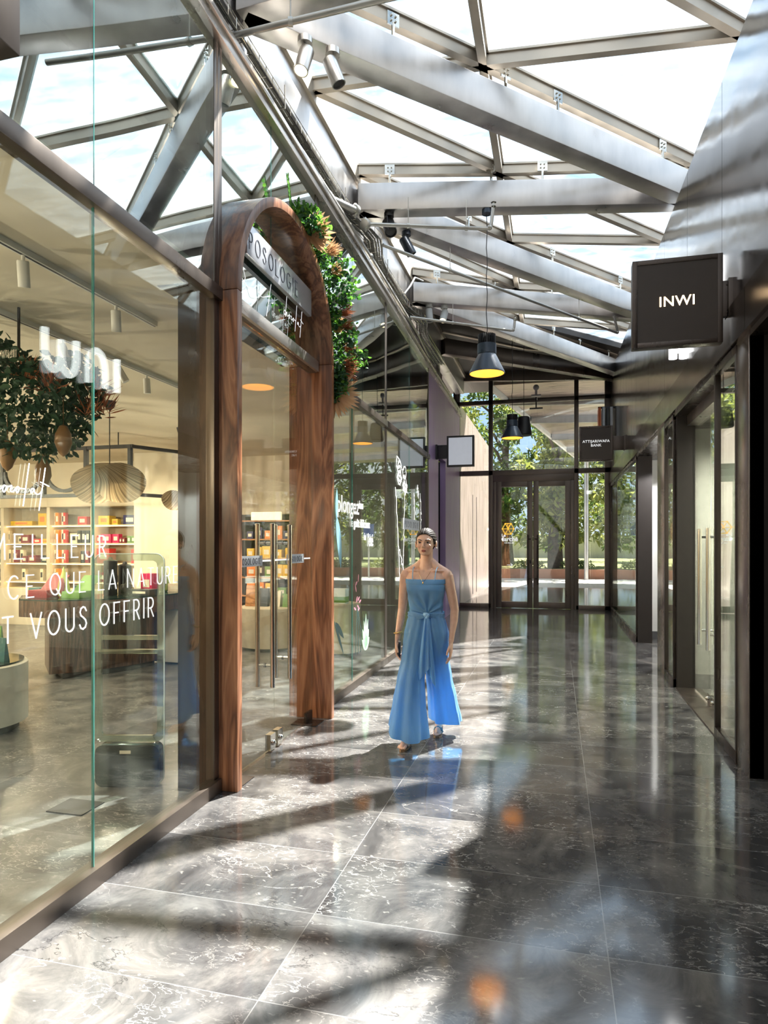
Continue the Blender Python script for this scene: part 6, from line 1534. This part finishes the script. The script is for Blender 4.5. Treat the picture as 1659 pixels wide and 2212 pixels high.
# wrapped waist, knot and hanging sash ends
mb = MB(); rings = []
for j, (dz, rr) in enumerate(((.030, .001), (.022, .009), (.010, .006), (-.002, .011), (-.014, .006), (-.028, .010), (-.040, .002))):
    ring = []
    for k in range(100):
        a = 2*pi*k/100; x = (.138+rr)*cos(a); y = .006+(.102+rr)*sin(a); fr = exp(-((x-KX)/.07)**2) if sin(a) < 0 else 0
        ring.append((x, y-.006*fr, .995+dz*(1-.55*fr)+.012*fr+.004*sin(5*a)))
    rings.append(ring)
mb.loft(rings, cap=False); bmesh.ops.solidify(mb.bm, geom=mb.bm.faces[:], thickness=.003); wbuild(mb, 'waist_wrap', satin, smooth=80)
mb = MB(); mb.ell((KX, -.122, 1.010), (.021, .018, .019), 16, 12); mb.ell((KX+.012, -.128, 1.002), (.013, .012, .022), 14, 10, rot=Matrix.Rotation(.5, 3, 'Y')); mb.ell((KX-.010, -.122, 1.014), (.014, .011, .016), 14, 10, rot=Matrix.Rotation(-.6, 3, 'Y')); wbuild(mb, 'knot', satin)
def tail(x0, x1, w0, w1, z1, y1, ph, slant):
    mb = MB(); rings = []
    for i in range(41):
        u = i/40; z = .995-(.995-z1)*u; x = x0+(x1-x0)*u; y = -.118+(y1+.118)*u-.012*sin(pi*u); w = w0+(w1-w0)*u**.7; ring = []
        for k in range(25):
            q = -1+2*k/24; ring.append((x+w*q, y+.010*sin(q*5.5+ph+u)*min(1, u*4), z+slant*q*max(0, u-.85)/.15*.06))
        rings.append(ring)
    vs = [[mb.bm.verts.new(p) for p in r_] for r_ in rings]
    for a, b_ in zip(vs[:-1], vs[1:]):
        for k in range(24): mb.bm.faces.new((a[k], a[k+1], b_[k+1], b_[k]))
    bmesh.ops.solidify(mb.bm, geom=mb.bm.faces[:], thickness=.003); wbuild(mb, 'sash_end', satin, smooth=80)
tail(KX, .020, .012, .050, .56, -.150, 0, 1); tail(KX+.012, .072, .010, .034, .52, -.142, 2, -1)
# sandals, bracelet, ring chain, pendant
silver = plain('silver_leather', (.55, .56, .58), .25, metal=.6); sole = plain('tan_sole', (.30, .18, .10), .6); tealst = plain('teal_woven_strap', (.10, .20, .25), .5, noise_amt=.6, ns=120)
mb = MB(); P = [(-.142, -.285), (-.126, -.300), (-.102, -.285), (-.088, -.22), (-.090, -.13), (-.096, -.085), (-.118, -.075), (-.136, -.09), (-.142, -.16), (-.150, -.23)]
mb.hexa([(x, y, .001) for x, y in P], [(x, y, .018) for x, y in P]); wbuild(mb, 'sandal_sole', sole, smooth=30)
mb = MB()
for q in (0, .022): mb.tube([(-.146, -.205+q, .02), (-.138, -.205+q, .052), (-.120, -.205+q, .064), (-.102, -.205+q, .052), (-.092, -.205+q, .02)], .008, 8)
wbuild(mb, 'sandal_strap', silver)
mb = MB(); P = [(.030, .135), (.050, .120), (.080, .130), (.092, .18), (.084, .26), (.072, .31), (.045, .31), (.032, .26), (.026, .19)]
zf = lambda y: max(0, (y-.19))*.42
mb.hexa([(x, y, .001+zf(y)) for x, y in P], [(x, y, .018+zf(y)) for x, y in P]); wbuild(mb, 'sandal_sole', sole, smooth=30)
mb = MB()
for q in (0, .024): mb.tube([(.026, .185+q, .03), (.036, .185+q, .068), (.056, .185+q, .078), (.078, .185+q, .066), (.090, .185+q, .03)], .0095, 8)
wbuild(mb, 'sandal_strap', tealst)
goldm = metalmat('gold', (.85, .55, .2), .2, (1, 1, 1), .05)
mb = MB(); mb.tube([(-.2235+.030*cos(a), -.014+.030*sin(a), .855+.006*cos(a)) for a in [2*pi*k/24 for k in range(25)]], .006, 8); wbuild(mb, 'bracelet', goldm)
mb = MB(); mb.tube(curve_pts([(-.052, .01, 1.385), (-.048, -.040, 1.350), (-.030, -.080, 1.305), (0, -.103, 1.262), (.030, -.080, 1.305), (.048, -.040, 1.350), (.052, .01, 1.385)], 4), .0011, 5); wbuild(mb, 'necklace', goldm)
mb = MB(); mb.ell((0, -.112, 1.254), (.006, .003, .008), 10, 8); wbuild(mb, 'pendant', goldm)
ph_ = thing('phone', 'slim black phone held against the thigh in the hand with the gold bracelet', 'phone', (-1.19, 5.07, .65))
mb = MB(); mb.box(-1.196, -1.186, 5.04, 5.105, .655, .785); mb.build('case', M['black'], ph_, bevel=.003)
